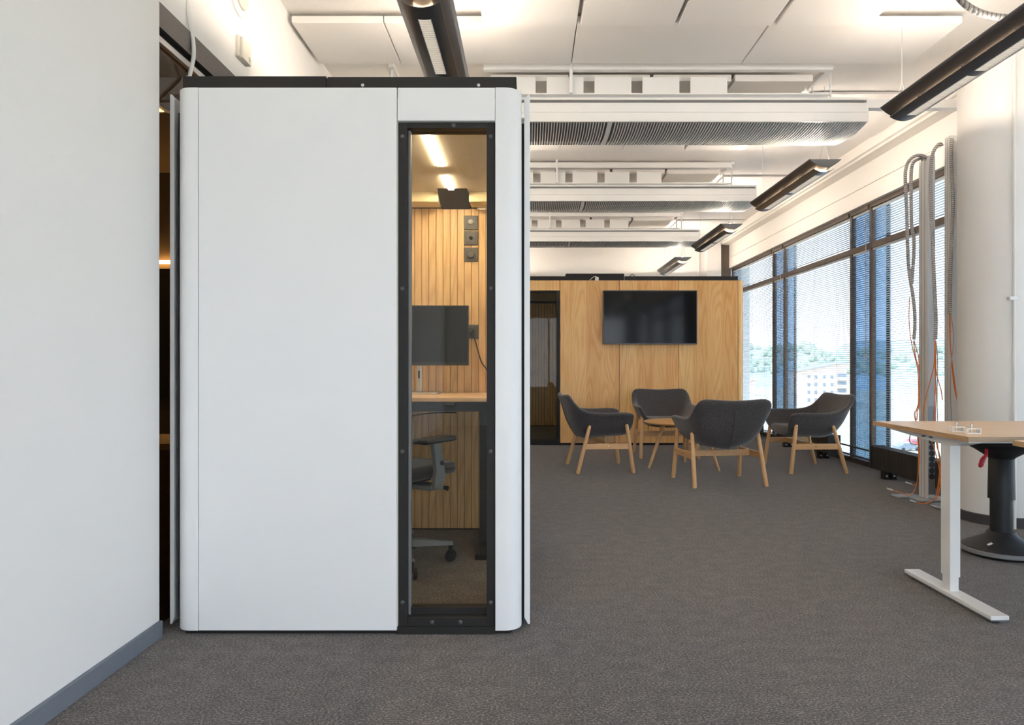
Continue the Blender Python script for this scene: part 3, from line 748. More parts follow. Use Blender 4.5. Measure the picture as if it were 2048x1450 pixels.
# ================================================================== CHILLED BEAMS
def beam(y, label):
    X0, X1 = -1.28, 2.487
    b = thing('chilled_beam', label, 'ceiling beam', ((X0+X1)/2, y, 2.82), 0, 'long white chilled beams under the ceiling')
    def P(n, m, mt, **k): return m.build(n, M[mt], b, world=True, **k)
    P('top_cover', box(X0, X1, y-0.005, y+0.56, 3.004, 3.022), 'white', bevel=0.003)
    P('upper_fascia', box(X0, X1, y, y+0.012, 2.916, 2.984), 'white', bevel=0.001)
    P('lower_fascia', box(X0, X1, y+0.001, y+0.012, 2.850, 2.9145), 'white', bevel=0.001)
    P('rear_fascia', box(X0, X1, y+0.545, y+0.557, 2.85, 2.984), 'white')
    P('coil_core', box(X0+0.02, X1-0.02, y+0.05, y+0.51, 2.866, 3.004), 'coil')
    arc = lambda u, lift=0.0: (y + 0.557*u, 2.850 - 0.030*4*u*(1-u) + lift)
    # end caps
    for x in (X0-0.006, X1-0.006):
        poly = [arc(q/12) for q in range(13)] + [(y+0.557, 3.022), (y-0.002, 3.022)]
        P('end_cap', MB().prism(poly, 'X', x, x+0.012), 'white')
    # curved vanes
    vm = MB(); x = X0+0.02; mid = (X0+X1)/2
    while x < X1-0.01:
        if abs(x-mid) > 0.03:
            lo = [arc(q/10) for q in range(11)]; hi = [arc(q/10, 0.012) for q in reversed(range(11))]
            vm.prism(lo+hi, 'X', x-0.0034, x+0.0034)
        x += 0.0205
    P('grille_vanes', vm, 'white', kind='stuff')
    lo = [arc(q/10, -0.001) for q in range(11)]; hi = [arc(q/10, 0.014) for q in reversed(range(11))]
    P('grille_divider', MB().prism(lo+hi, 'X', mid-0.017, mid+0.017), 'white')
    P('grille_edge', box(X0, X1, y, y+0.02, 2.846, 2.852), 'white')
    # ceiling rail, post, plates and hangers
    P('cable_rail', box(-0.32, 0.298, y-0.10, y-0.05, 3.184, 3.240), 'white', bevel=0.002)
    P('cable_rail', box(0.322, 2.19, y-0.10, y-0.05, 3.184, 3.240), 'white', bevel=0.002)
    P('rail_post', box(0.299, 0.321, y-0.095, y-0.06, 3.022, ZC), 'white')
    for xr in (1.447, 1.099, 0.751, 0.403, 0.055):
        pl = P('baffle_plate', box(xr-0.268, xr, y-0.045, y-0.035, 3.030, 3.152), 'white', bevel=0.001)
    P('baffle_plate', box(-0.75, -0.22, y-0.045, y-0.035, 3.030, 3.152), 'white')
    P('top_tray', box(-1.1, 2.19, y-0.06, y+0.05, 3.022, 3.032), 'white')
    for xh in (-1.0, 2.225):
        h = P('hanger_bracket', box(xh-0.02, xh+0.02, y-0.02, y+0.40, 3.235, ZC), 'white', bevel=0.002)
        for yy in (y+0.02, y+0.34):
            MB().tube([(xh, yy, 3.02), (xh, yy, 3.24)], 0.009, 8).build('hanger_rod', M['white'], h, world=True, smooth=True)
    return b
beam(5.0, 'long white slatted chilled beam, nearest of the three')
beam(5.0+PER, 'long white slatted chilled beam, middle of the three')
beam(5.0+2*PER, 'long white slatted chilled beam, farthest of the three, above the oak pod')
tag(box(2.50, 3.32, 5.02, 5.09, 2.955, 3.018).build('cable_trunking', M['white'], bevel=0.002), 'white trunking between the nearest beam and the round column', 'trunking')

# ================================================================== PENDANT LAMPS
def lamp(xc, yc, label, wires=True):
    Ln = 1.46; zt = 2.69
    l = thing('pendant_lamp', label, 'lamp', (xc, yc, zt), 0, 'anthracite trough pendant lamps')
    W, S = 0.126, 0.062
    arc = lambda u, w, s, z0: (w*u, z0 - s*(1-u*u))
    N = 16
    up = [arc(-1+2*q/N, W, S, 0.0) for q in range(N+1)]
    lo = [arc(-1+2*q/N, W, S, -0.004) for q in reversed(range(N+1))]
    MB().prism(up+lo, 'Y', -Ln/2, Ln/2).build('wing', M['lampshell'], l, smooth=True, ang=50)
    for yy in (-Ln/2, Ln/2-0.003):
        MB().prism([arc(-1+2*q/N, W*0.99, S, -0.002) for q in range(N+1)], 'Y', yy, yy+0.003).build('end_plate', M['midgrey'], l)
    # belly shell with two louvre openings
    bw, bs, bz = 0.082, 0.026, -0.068
    m = MB()
    def strip(u0, u1, y0, y1):
        a = [arc(u0+(u1-u0)*q/5, bw, bs, bz) for q in range(6)]
        c = [(x, z-0.003) for (x, z) in reversed(a)]
        m.prism(a+c, 'Y', y0, y1)
    strip(-1, -0.34, -Ln/2+0.03, Ln/2-0.03); strip(0.34, 1, -Ln/2+0.03, Ln/2-0.03)
    for y0, y1 in ((-Ln/2+0.03, -0.60), (-0.03, 0.03), (0.60, Ln/2-0.03)): strip(-0.34, 0.34, y0, y1)
    m.build('belly', M['lampshell'], l, smooth=True, ang=40)
    for y0, y1 in ((-0.60, -0.03), (0.03, 0.60)):
        lv = box(-0.028, 0.028, y0, y1, bz-0.012, bz-0.010).build('louvre_tray', M['louvreback'], l)
        bl = MB(); yy = y0
        while yy < y1:
            bl.box(-0.028, 0.028, yy, yy+0.0025, bz-0.028, bz-0.012); yy += 0.021
        bl.box(-0.029, -0.027, y0, y1, bz-0.029, bz-0.011).box(0.027, 0.029, y0, y1, bz-0.029, bz-0.011)
        bl.build('louvre_blades', M['whitematte'], lv, kind='stuff')
    MB().tube([(0, -0.66, 0.002), (0, 0.66, 0.002)], 0.013, 12).build('light_tube', M['tubeup'], l)
    box(-0.05, 0.05, -0.65, 0.65, -0.0705, -0.0685).build('slot_light', M['tubeslot'], l)
    for yy in (-0.4, 0.0, 0.4):
        box(-0.075, 0.075, yy-0.004, yy+0.004, -0.074, -0.055).build('rib', M['lampshell'], l)
    for yy in (-Ln/2+0.02, Ln/2-0.02):
        wm = MB().tube([(0, yy, 0.16), (0, yy, ZC-zt)], 0.0025, 6)
        wm.tube([(-0.05, yy, -0.045), (0, yy, 0.16)], 0.002, 6).tube([(0.05, yy, -0.045), (0, yy, 0.16)], 0.002, 6)
        wm.build('suspension_wire', M['silver'], l)
    return l
lamp(2.35, 3.58, 'anthracite trough lamp near the column, nearest in the window row')
lamp(2.35, 6.12, 'anthracite trough lamp below the end of the nearest chilled beam')
lamp(2.35, 8.60, 'anthracite trough lamp hanging third along the window row')
lamp(2.35, 11.05, 'anthracite trough lamp farthest along the window row, in front of the back wall')
lamp(-0.458, 3.62, 'anthracite trough lamp hanging above the white pod')
lamp(-0.458, 0.55, 'anthracite trough lamp reflected in the white pod window')
lamp(-0.458, 6.12, 'anthracite trough lamp hidden behind the white pod, first of three')
lamp(-0.458, 8.60, 'anthracite trough lamp hidden behind the white pod, second of three')
lamp(-0.458, 11.05, 'anthracite trough lamp hidden behind the white pod, third of three')
lamp(2.35, 1.14, 'anthracite trough lamp of the window row just out of frame')
lamp(2.35, -1.30, 'anthracite trough lamp of the window row behind the camera')
lamp(-0.458, -1.95, 'anthracite trough lamp of the left row behind the camera')
bb = beam(-0.9, 'white chilled beam reflected in the white pod window')

# dark spiral sleeve hanging at upper right
tag(MB().tube(spline([Vector((2.10, 3.4, ZC)), at(1900, -40, 3.45), at(1922, 0, 3.45), at(1948, 20, 3.45), at(1978, 31, 3.45), at(2012, 35, 3.45), at(2048, 30, 3.45), at(2090, 0, 3.45), at(2110, -60, 3.45), Vector((2.80, 3.45, ZC))], 10), 0.0165, 12).build('spiral_cable_sleeve', M['sleeveX'], smooth=True),
    'dark grey ribbed cable hose looping down beside the nearest window lamp', 'cable hose')

# ================================================================== FAR OAK POD
fp = thing('oak_pod', 'oak-panelled meeting pod with a black-framed glass door', 'office pod', (1.2, 10.2, 0))
Q = lambda n, m, mt, **k: m.build(n, M[mt], fp, world=True, **k)
yf = 9.0
sx = lambda px: (px-VX)*yf/F
seams = [sx(1120), sx(1238.5), sx(1357.5), sx(1476)]
for i in range(3):
    Q('wall_panel', box(seams[i]+0.003, seams[i+1]-0.003, yf, yf+0.03, 0.03, 2.172), 'oak', bevel=0.002)
def fcorner():
    xs = sx(1488); rad = 0.07; th = 0.02
    out = [(seams[3]+0.003, yf)]; inn = [(seams[3]+0.003, yf+th)]
    cx, cy = xs-rad, yf+rad
    for q in range(7):
        a = q/6*math.pi/2
        out.append((cx+rad*math.sin(a), cy-rad*math.cos(a))); inn.append((cx+(rad-th)*math.sin(a), cy-(rad-th)*math.cos(a)))
    return out+list(reversed(inn))
Q('corner_panel', MB().prism(fcorner(), 'Z', 0.03, 2.172), 'oak', smooth=True, ang=50)
Q('side_panel', box(sx(1488)-0.012, sx(1488)+0.018, yf+0.10, 11.4, 0.03, 2.16), 'oak', bevel=0.002)
Q('header_panel', box(-0.36, seams[0]-0.003, yf, yf+0.03, 2.04, 2.172), 'oak', bevel=0.002)
Q('wall_panel', box(-0.44, -0.363, yf, yf+0.03, 0.03, 2.172), 'oak', bevel=0.002)
dr = Q('door_frame', MB().box(seams[0]-0.045, seams[0]-0.002, yf+0.01, yf+0.06, 0.03, 2.035).box(-0.36, -0.317, yf+0.01, yf+0.06, 0.03, 2.035)
       .box(-0.317, seams[0]-0.045, yf+0.01, yf+0.06, 0.03, 0.075).box(-0.317, seams[0]-0.045, yf+0.01, yf+0.06, 2.02, 2.035), 'black', bevel=0.002)
box(-0.317, seams[0]-0.045, yf+0.03, yf+0.036, 0.075, 2.02).build('pane', M['doorglass'], dr, world=True)
Q('plinth', box(-0.44, 2.80, yf+0.012, 11.5, 0, 0.03), 'black')
Q('back_wall', box(-0.44, 2.82, 11.4, 11.5, 0.03, 2.17), 'black')
Q('side_wall', box(-0.44, -0.40, yf+0.03, 11.4, 0.03, 2.17), 'black')
Q('side_wall', box(2.76, 2.82, yf+0.08, 11.4, 0.03, 2.17), 'black')
Q('roof', box(-0.44, 2.82, yf+0.03, 11.5, 2.12, 2.17), 'black')
Q('inner_lining', box(0.45, 2.76, yf+0.03, yf+0.06, 0.03, 2.12), 'podlining')
Q('inner_floor', box(-0.40, 2.76, yf+0.06, 11.4, 0.03, 0.034), 'carpet')
Q('led_strip', box(1.0, 2.4, 10.2, 10.24, 2.112, 2.119), 'fillfar')  # added glowing strip, out of sight, brightens the slats behind the door
Q('inner_ceiling', box(-0.40, 2.76, yf+0.06, 11.4, 2.1195, 2.122), 'podlining')
sm = MB(); x = -0.39
while x < 2.7:
    sm.box(x, x+0.041, 11.375, 11.4, 0.045, 2.08); x += 0.0475
sm.build('slat_wall', M['oakslat'], fp, world=True, kind='stuff')
for (a, b_) in ((-0.42, 0.50), (1.28, 1.95), (1.953, 2.78)):
    Q('roof_rim', box(a, b_, yf+0.04, yf+0.06, 2.10, 2.232), 'black')
Q('roof_rim', box(2.76, 2.78, yf+0.06, 11.5, 2.10, 2.232), 'black')
Q('roof_rim', box(0.50, 1.28, yf+0.30, yf+0.32, 2.10, 2.20), 'black')
eb = thing('equipment_box', 'low black metal box on top of the oak pod', 'box', (0.9, 9.15, 2.17))
box(0.505, 1.278, 9.07, 9.28, 2.171, 2.272).build('case', M['black'], eb, world=True, bevel=0.003)
box(0.495, 0.515, 9.066, 9.29, 2.171, 2.250).build('end_flange', M['black'], eb, world=True)
ad = thing('power_adapter', 'small white power adapter in front of the black box on the oak pod', 'adapter', (0.913, 9.05, 2.171))
box(0.890, 0.936, 9.035, 9.064, 2.171, 2.222).build('body', M['white'], ad, world=True, bevel=0.004)
MB().tube(spline([Vector((0.92, 9.05, 2.222)), Vector((0.885, 9.05, 2.232)), Vector((0.845, 9.045, 2.205)), Vector((0.815, 9.04, 2.174))]), 0.004, 6).build('lead', M['cablewhite'], ad, world=True, smooth=True)
tag(MB().tube(spline([at(1255, 561, 9.035), at(1262, 549.5, 9.035), at(1268, 551, 9.035), at(1270, 561, 9.04)]), 0.005, 6).build('black_lead', M['blackp'], smooth=True), 'short black lead with a plug on the oak pod roof edge', 'cable')

tv = thing('wall_television', 'large black television on the oak pod wall', 'television', (1.61, 8.97, 1.33))
x0, x1, z0, z1 = at(1206, 0, 8.93).x, at(1394.5, 0, 8.93).x, at(0, 688.5, 8.93).z, at(0, 580.5, 8.93).z
box(x0, x1, 8.93, 8.965, z0, z1).build('housing', M['darkgrey'], tv, world=True, bevel=0.003)
box(x0+0.012, x1-0.012, 8.927, 8.931, z0+0.016, z1-0.012).build('screen', M['screen'], tv, world=True)
box(x0+0.35, x1-0.35, 8.965, 9.0, z0+0.15, z1-0.15).build('wall_bracket', M['blackp'], tv, world=True)

# ================================================================== ARMCHAIRS AND TABLE
def chair_shell():
    K = [  # t, rim, mid, base  (local: forward +x, right half y>=0)
        (0.00, (-0.415,0.0,0.742), (-0.335,0.0,0.50), (-0.235,0.0,0.325)),
        (0.18, (-0.408,0.15,0.750), (-0.325,0.135,0.50), (-0.225,0.10,0.322)),
        (0.34, (-0.392,0.285,0.762), (-0.300,0.240,0.49), (-0.195,0.165,0.322)),
        (0.44, (-0.360,0.345,0.735), (-0.262,0.285,0.475), (-0.155,0.200,0.325)),
        (0.54, (-0.285,0.357,0.650), (-0.200,0.308,0.465), (-0.105,0.215,0.328)),
        (0.64, (-0.190,0.357,0.588), (-0.120,0.318,0.455), (-0.050,0.222,0.332)),
        (0.78, (-0.010,0.365,0.575), (0.005,0.320,0.455), (0.045,0.222,0.338)),
        (0.92, (0.200,0.365,0.588), (0.200,0.318,0.460), (0.170,0.218,0.346)),
        (1.00, (0.292,0.352,0.570), (0.295,0.305,0.462), (0.268,0.205,0.358)),
    ]
    rows = []
    for i, (t, r, m, b) in enumerate(K):
        p = Vector(K[max(i-1,0)][1]); q = Vector(K[min(i+1,len(K)-1)][1])
        d = (q-p); d.z = 0; d.normalize()
        n = Vector((d.y, -d.x, 0))          # inward
        if n.dot(Vector((-0.02, 0, 0)) - Vector((r[0], r[1], 0)) + Vector((r[0]*0 , 0, 0))) < 0: n = -n
        if i == 0: n = Vector((1,0,0))
        th = 0.058
        r, m, b = Vector(r), Vector(m), Vector(b)
        cx = -0.16 + 0.42*t
        c = Vector((cx, 0, 0.315 + 0.035*t))
        nk = r.lerp(m, 0.30) + n*0.008
        r2 = r + Vector((0, 0, -0.012)) - n*0.004
        t1 = r + n*0.012 + Vector((0, 0, 0.016)); t2 = r + n*(th-0.010) + Vector((0, 0, 0.014))
        ri = r + n*(th+0.002) + Vector((0, 0, -0.016)); mi = m + n*th; bi = b + n*th*0.7 + Vector((0, 0, 0.075))
        ci = Vector((cx+0.01, 0, 0.385+0.02*t))
        if i == 0:
            for v in (r2, nk, m, b, ri, mi, bi, t1, t2): v.y = 0
        rows.append([c, b, m, nk, r2, t1, t2, ri, mi, bi, ci])
    bm = bmesh.new(); n = len(rows[0])
    for sgn in (1, -1):
        g = [[bm.verts.new((v.x, v.y*sgn, v.z)) for v in row] for row in rows]
        for i in range(len(g)-1):
            for j in range(n-1):
                q = [g[i][j], g[i+1][j], g[i+1][j+1], g[i][j+1]]
                if sgn < 0: q.reverse()
                try: bm.faces.new(q)
                except ValueError: pass
        L = g[-1]
        for q in ([L[0],L[10],L[9],L[1]], [L[1],L[9],L[8],L[2]], [L[2],L[8],L[7],L[3]], [L[3],L[7],L[6],L[5],L[4]]):
            if sgn < 0: q = list(reversed(q))
            try: bm.faces.new(q)
            except ValueError: pass
    bmesh.ops.remove_doubles(bm, verts=bm.verts, dist=0.0008)
    bmesh.ops.dissolve_degenerate(bm, edges=bm.edges, dist=0.0005)
    bmesh.ops.recalc_face_normals(bm, faces=bm.faces)
    me = bpy.data.meshes.new('shell'); bm.to_mesh(me); bm.free()
    me.materials.append(M['felt'])
    me.polygons.foreach_set('use_smooth', [True]*len(me.polygons))
    return me
SH = chair_shell()
def armchair(label, loc, rz):
    c = thing('armchair', label, 'armchair', loc, rz, 'charcoal felt armchairs around the round table')
    o = bpy.data.objects.new('shell', SH); COL.objects.link(o); o.parent = c
    s = o.modifiers.new('subdivision', 'SUBSURF'); s.levels = 2; s.render_levels = 3
    m = box(-0.20, 0.265, -0.215, 0.215, 0.372, 0.45)
    m.build('seat_cushion', M['felt'], c, bevel=0.032, seg=4, smooth=True, ang=80)
    # seam down the back
    pts = spline([(-0.399,0,0.735), (-0.372,0,0.62), (-0.333,0,0.50), (-0.275,0,0.39), (-0.215,0,0.326)], 6)
    MB().tube(pts, 0.0045, 6).build('seam', M['felt'], c, smooth=True)
    for sy in (-1, 1):
        legs = (((-0.150, sy*0.302, 0.470), (-0.275, sy*0.325, 0.0)), ((0.215, sy*0.302, 0.485), (0.280, sy*0.325, 0.0)))
        for a, b in legs:
            a, b = Vector(a), Vector(b); d = (a-b)
            pts = [b, b+d*0.02, b+d*0.5, b+d*0.95, b+d*0.985, a]
            lg = MB().tube(pts, [0.016, 0.0195, 0.0195, 0.0175, 0.0145, 0.006], 14).build('leg', M['beech'], c, smooth=True, ang=50)
            t = b + d*0.93
            MB().lathe([(0.006, 0.0), (0.005, sy*0.002), (0.0, sy*0.0025)], (t.x, t.y+sy*0.0175, t.z), 10, 'Y').build('screw_cap', M['brass'], lg, smooth=True)
        m = MB(); zl, zh = 0.236, 0.292
        xa = lambda z: -0.275 + 0.125*z/0.47; xb = lambda z: 0.280 - 0.065*z/0.485
        m.prism([(xa(zl), zl), (xb(zl), zl), (xb(zh), zh), (xa(zh), zh)], 'Y', sy*0.312-0.011, sy*0.312+0.011)
        rl = m.build('side_rail', M['beechx'], c, bevel=0.003)
        MB().lathe([(0.007, 0.0), (0.006, sy*0.003), (0.0, sy*0.0035)], (0.03, sy*0.323, 0.264), 12, 'Y').build('rail_bolt', M['brass'], rl, smooth=True)
        MB().tube([(0.03, sy*0.20, 0.28), (0.03, sy*0.20, 0.36)], 0.007, 10).build('brass_pin', M['brass'], c, smooth=True)
    box(0.013, 0.047, -0.305, 0.305, 0.236, 0.290).build('cross_rail', M['beechx'], c, bevel=0.003)
    return c
armchair('charcoal felt armchair seen side-on at the left of the round table', (0.725, 6.99, 0), R(5.5))
armchair('charcoal felt armchair facing the camera behind the round table', (1.600, 7.965, 0), R(-91))
armchair('charcoal felt armchair turned with its back to the camera', (1.722, 6.180, 0), R(97))
armchair('charcoal felt armchair at the right of the round table, by the window', (2.815, 6.965, 0), R(183))

rt = thing('round_table', 'small round oak coffee table between the four armchairs', 'table', (1.615, 7.06, 0))
MB().lathe([(0.0, 0.452), (0.375, 0.452), (0.405, 0.462), (0.412, 0.472), (0.408, 0.478), (0.0, 0.478)], (0,0,0), 64).build('table_top', M['oakx'], rt, smooth=True, ang=25)
for a in (190, 320, 76):
    ca, sa = math.cos(R(a)), math.sin(R(a))
    MB().tube([(0.385*ca, 0.385*sa, 0.0), (0.38*ca, 0.38*sa, 0.01), (0.22*ca, 0.22*sa, 0.452)], [0.0125, 0.0135, 0.022], 14).build('leg', M['beech'], rt, smooth=True, ang=50)

# ================================================================== RADIATORS AND PIPES
def radiator(y0, y1, label):
    r = thing('radiator', label, 'radiator', (3.37, (y0+y1)/2, 0), 0, 'brown low radiators under the windows')
    box(3.315, 3.425, y0, y1, 0.078, 0.272).build('body', M['rad'], r, world=True)
    m = MB(); y = y0+0.004
    while y < y1-0.008:
        m.box(3.300, 3.318, y, y+0.013, 0.078, 0.284); y += 0.022
    m.build('front_ribs', M['rad'], r, world=True, kind='stuff')
    tg = MB(); x = 3.325
    while x < 3.43:
        tg.box(x, x+0.008, y0, y1, 0.270, 0.284); x += 0.022
    tg.build('top_grille', M['rad'], r, world=True, kind='stuff')
    for y in (y0, y1-0.012):
        box(3.296, 3.435, y-0.004, y+0.016, 0.070, 0.288).build('end_plate', M['rad'], r, world=True, bevel=0.002)
    for y in (y0+0.28, y1-0.22):
        f = MB().box(3.305, 3.345, y-0.035, y+0.035, 0.0, 0.078).box(3.375, 3.415, y-0.035, y+0.035, 0.0, 0.078).box(3.30, 3.42, y-0.05, y+0.05, 0.0, 0.004)
        fo = f.build('foot', M['black'], r, world=True)
        for x in (3.325, 3.395):
            MB().lathe([(0.010, -0.0355), (0.010, -0.038), (0.0, -0.038)], (x, y, 0.032), 12, 'Y').build('foot_bolt', M['silver'], fo, world=True)
radiator(5.02, 6.58, 'long brown ribbed radiator behind the power poles, nearest of three')
radiator(7.50, 9.05, 'brown ribbed radiator behind the right armchair')
radiator(9.95, 11.4, 'brown ribbed radiator farthest along the windows')
for (z, lab) in ((0.205, 'upper of two thin dark heating pipes linking the radiators'), (0.115, 'lower of two thin dark heating pipes linking the radiators')):
    tag(MB().tube([(3.40, 6.58, z), (3.40, 7.50, z)], 0.009, 10).build('heating_pipe', M['rad'], smooth=True), lab, 'pipe')

# ================================================================== DESKS
def desk(x0, x1, y0, y1, label, grp='white-legged oak desks'):
    d = thing('office_desk', label, 'desk', ((x0+x1)/2, (y0+y1)/2, 0), 0, grp)
    P = lambda n, m, mt, par=d, **k: m.build(n, M[mt], par, world=True, **k)
    zt = 0.76; th = 0.0215
    top = MB().box(x0, x1, y0, y1, zt-th, zt)
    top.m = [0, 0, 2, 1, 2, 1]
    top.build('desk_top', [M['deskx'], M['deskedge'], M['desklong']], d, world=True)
    for q, (xa, s) in enumerate(((x0+0.045, 1), (x1-0.045-0.05, -1))):
        c = P('leg_column', box(xa, xa+0.047, y0+0.20, y0+0.27, 0.10, zt-th-0.03), 'white', bevel=0.0015)
        P('leg_column_inner', box(xa+0.004, xa+0.043, y0+0.206, y0+0.264, 0.035, 0.12), 'white', c)
        f = P('leg_foot', box(xa-0.018, xa+0.058, y0-0.10, y0+0.545, 0.018, 0.036), 'white', bevel=0.002)
        P('foot_cover', box(xa-0.012, xa+0.052, y0-0.09, y0+0.535, 0.010, 0.020), 'midgrey', f)
        for yy in (y0-0.06, y0+0.50):
            P('foot_glide', MB().lathe([(0.022, 0.0), (0.022, 0.008), (0.006, 0.010)], (xa+0.02, yy, 0), 14), 'blackp', f, smooth=True)
        pl = [(y0+0.06, zt-th), (y0+0.06, zt-th-0.012), (y0+0.17, zt-th-0.036), (y0+0.30, zt-th-0.036), (y0+0.70, zt-th-0.012), (y0+0.70, zt-th)]
        P('top_bracket', MB().prism(pl, 'X', xa-0.006, xa+0.056), 'white', bevel=0.001)
        for yy in (y0+0.33, y0+0.39):
            P('bracket_screw', MB().lathe([(0.008, zt-th-0.018), (0.008, zt-th-0.012), (0.0, zt-th-0.012)], (xa-0.010, yy, 0), 10), 'darkgrey')
    P('cross_beam', box(x0+0.09, x1-0.09, y0+0.21, y0+0.25, zt-th-0.03, zt-th-0.002), 'white')
    return d
desk(1.872, 3.05, 2.90, 3.705, 'oak desk with white height-adjustable legs near the round column')
desk(1.970, 3.10, 1.97, 2.775, 'oak desk whose corner just enters at the right edge')
for i, (x, y, lab) in enumerate(((1.938, 3.115, 'small white metal clamp with an upright screw on the desk, left one'), (1.952, 3.03, 'small white metal clamp with an upright screw on the desk, right one'))):
    c = thing('desk_clamp', lab, 'clamp', (x, y, 0.76), 0, 'small white clamps on the desk')
    m = MB().box(0, 0.06, 0, 0.032, 0, 0.003).box(0, 0.06, 0, 0.032, 0.020, 0.023).box(0, 0.003, 0, 0.032, 0.003, 0.020).box(0.057, 0.06, 0, 0.032, 0.003, 0.020)
    m.build('bracket', M['white'], c)
    MB().lathe([(0.003, 0.003), (0.003, 0.038), (0.0065, 0.038), (0.0065, 0.042), (0.0, 0.042)], (0.027, 0.016, 0), 12).build('screw', M['silver'], c, smooth=True, ang=40)

# stool
so = thing('active_stool', 'black pedestal stool with a round base behind the desk', 'stool', (2.66, 3.835, 0))
MB().lathe([(0.0, 0.0), (0.17, 0.003), (0.195, 0.014), (0.203, 0.030), (0.200, 0.040), (0.185, 0.052), (0.12, 0.085), (0.080, 0.110), (0.066, 0.135)], (0,0,0), 56).build('base', M['blackp'], so, smooth=True, ang=60)
bl = MB().lathe([(0.2035, 0.022), (0.2045, 0.030), (0.2015, 0.040), (0.192, 0.046)], (0,0,0), 56).build('rubber_rim', M['midgrey'], so, smooth=True)
MB().lathe([(0.056, 0.10), (0.055, 0.335), (0.0, 0.335)], (0,0,0), 40).build('lower_tube', M['blackp'], so, smooth=True)
MB().lathe([(0.058, 0.315), (0.066, 0.315), (0.062, 0.545), (0.058, 0.55)], (0,0,0), 40).build('upper_tube', M['blackp'], so, smooth=True)
MB().lathe([(0.058, 0.535), (0.068, 0.548), (0.13, 0.590), (0.175, 0.615), (0.18, 0.63), (0.0, 0.63)], (0,0,0), 48).build('seat_cone', M['blackp'], so, smooth=True, ang=50)
MB().lathe([(0.176, 0.625), (0.185, 0.645), (0.18, 0.675), (0.14, 0.690), (0.0, 0.685)], (0,0,0), 48).build('seat_pad', M['meshblack'], so, smooth=True, ang=60)
lv = MB().tube(spline([(-0.135, -0.075, 0.60), (-0.145, -0.09, 0.575), (-0.165, -0.10, 0.555)], 4), [0.008]*5+[0.010]*4, 10)
lv.tube(spline([(-0.160, -0.10, 0.562), (-0.172, -0.10, 0.545), (-0.180, -0.10, 0.522), (-0.190, -0.10, 0.505)], 4), [0.009, 0.011, 0.012, 0.0125, 0.013, 0.013, 0.013, 0.013, 0.013, 0.0125, 0.011, 0.008, 0.004], 10)
lv.build('height_lever', M['red'], so, smooth=True)
bdg = box(-0.013, 0.013, -0.007, 0.007, 0, 0.0015).build('badge', M['whitematte'], so)
bdg.location = (-0.115, -0.075, 0.0775); bdg.rotation_euler = (R(16), R(-24), 0)

# pipe on the column
pp = thing('conduit_pipe', 'thin white vertical pipe clipped to the round column', 'pipe', (3.155, 4.43, 0))
MB().tube([(0,0,0.0), (0,0,0.80)], 0.0125, 12).build('lower_pipe', M['whitematte'], pp, smooth=True)
MB().tube([(0,0,0.80), (0,0,ZC)], 0.0105, 12).build('upper_pipe', M['whitematte'], pp, smooth=True)
MB().box(-0.035, 0.015, -0.014, 0.020, 1.485, 1.508).build('pipe_clip', M['white'], pp, bevel=0.004)

# ================================================================== POWER POLES AND CABLES
def pole(x0, x1, y0, y1, zt, label, sockets):
    p = thing('power_pole', label, 'power pole', ((x0+x1)/2, (y0+y1)/2, 0), 0, 'silver power poles beside the column')
    P = lambda n, m, mt, par=p, **k: m.build(n, M[mt], par, world=True, **k)
    b = P('profile', box(x0, x1, y0, y1, 0.016, zt), 'polepaint', bevel=0.006, seg=3)
    P('side_groove', box(x0-0.001, x0+0.001, y0+(y1-y0)*0.3, y0+(y1-y0)*0.33, 0.02, zt-0.01), 'midgrey', b)
    P('side_groove', box(x0-0.001, x0+0.001, y0+(y1-y0)*0.68, y0+(y1-y0)*0.71, 0.02, zt-0.01), 'midgrey', b)
    P('front_cover', box(x0+0.008, x1-0.008, y0-0.003, y0+0.002, 0.03, zt-0.005), 'white' if not sockets else 'white', b)
    if sockets:
        sp_ = P('socket_panel', box(x0+0.006, x1-0.006, y0-0.0045, y0+0.001, 0.05, 0.74), 'silver')
        zs = [at(0, 780+zz/5.18, y0).z for zz in (895, 835, 774, 715, 655, 594, 535)]
        for z in zs:
            m = MB().lathe([(0.0225, -0.0045), (0.0225, -0.0080), (0.0205, -0.0080), (0.0195, -0.0052), (0.0, -0.0052)], ((x0+x1)/2, y0, z), 24, 'Y')
            s_ = P('socket_outlet', m, 'darkgrey', sp_, smooth=True, ang=30)
    return p
p1 = pole(3.119, 3.182, 5.33, 5.45, 2.70, 'silver power pole with a column of sockets, left of the two', True)
p2 = pole(3.085, 3.185, 5.00, 5.06, 2.745, 'taller silver power pole against the round column', False)
for par, pts in ((p1, [(3.02, 5.30), (3.05, 5.27), (3.27, 5.27), (3.29, 5.30), (3.29, 5.47), (3.02, 5.47)]), ):
    MB().prism(pts, 'Z', 0.0, 0.016).build('foot_plate', M['silver'], par, world=True, bevel=0.003)
MB().prism([(2.94, 5.47), (2.96, 5.44), (3.15, 5.44), (3.15, 5.56), (2.96, 5.56), (2.94, 5.53)], 'Z', 0.0, 0.014).build('foot_plate', M['silver'], p1, world=True, bevel=0.003)
MB().lathe([(0.0, 0.0), (0.115, 0.0), (0.118, 0.010), (0.112, 0.016), (0.0, 0.016)], (3.135, 5.09, 0), 40).build('foot_plate', M['silver'], p2, world=True, smooth=True, ang=40)

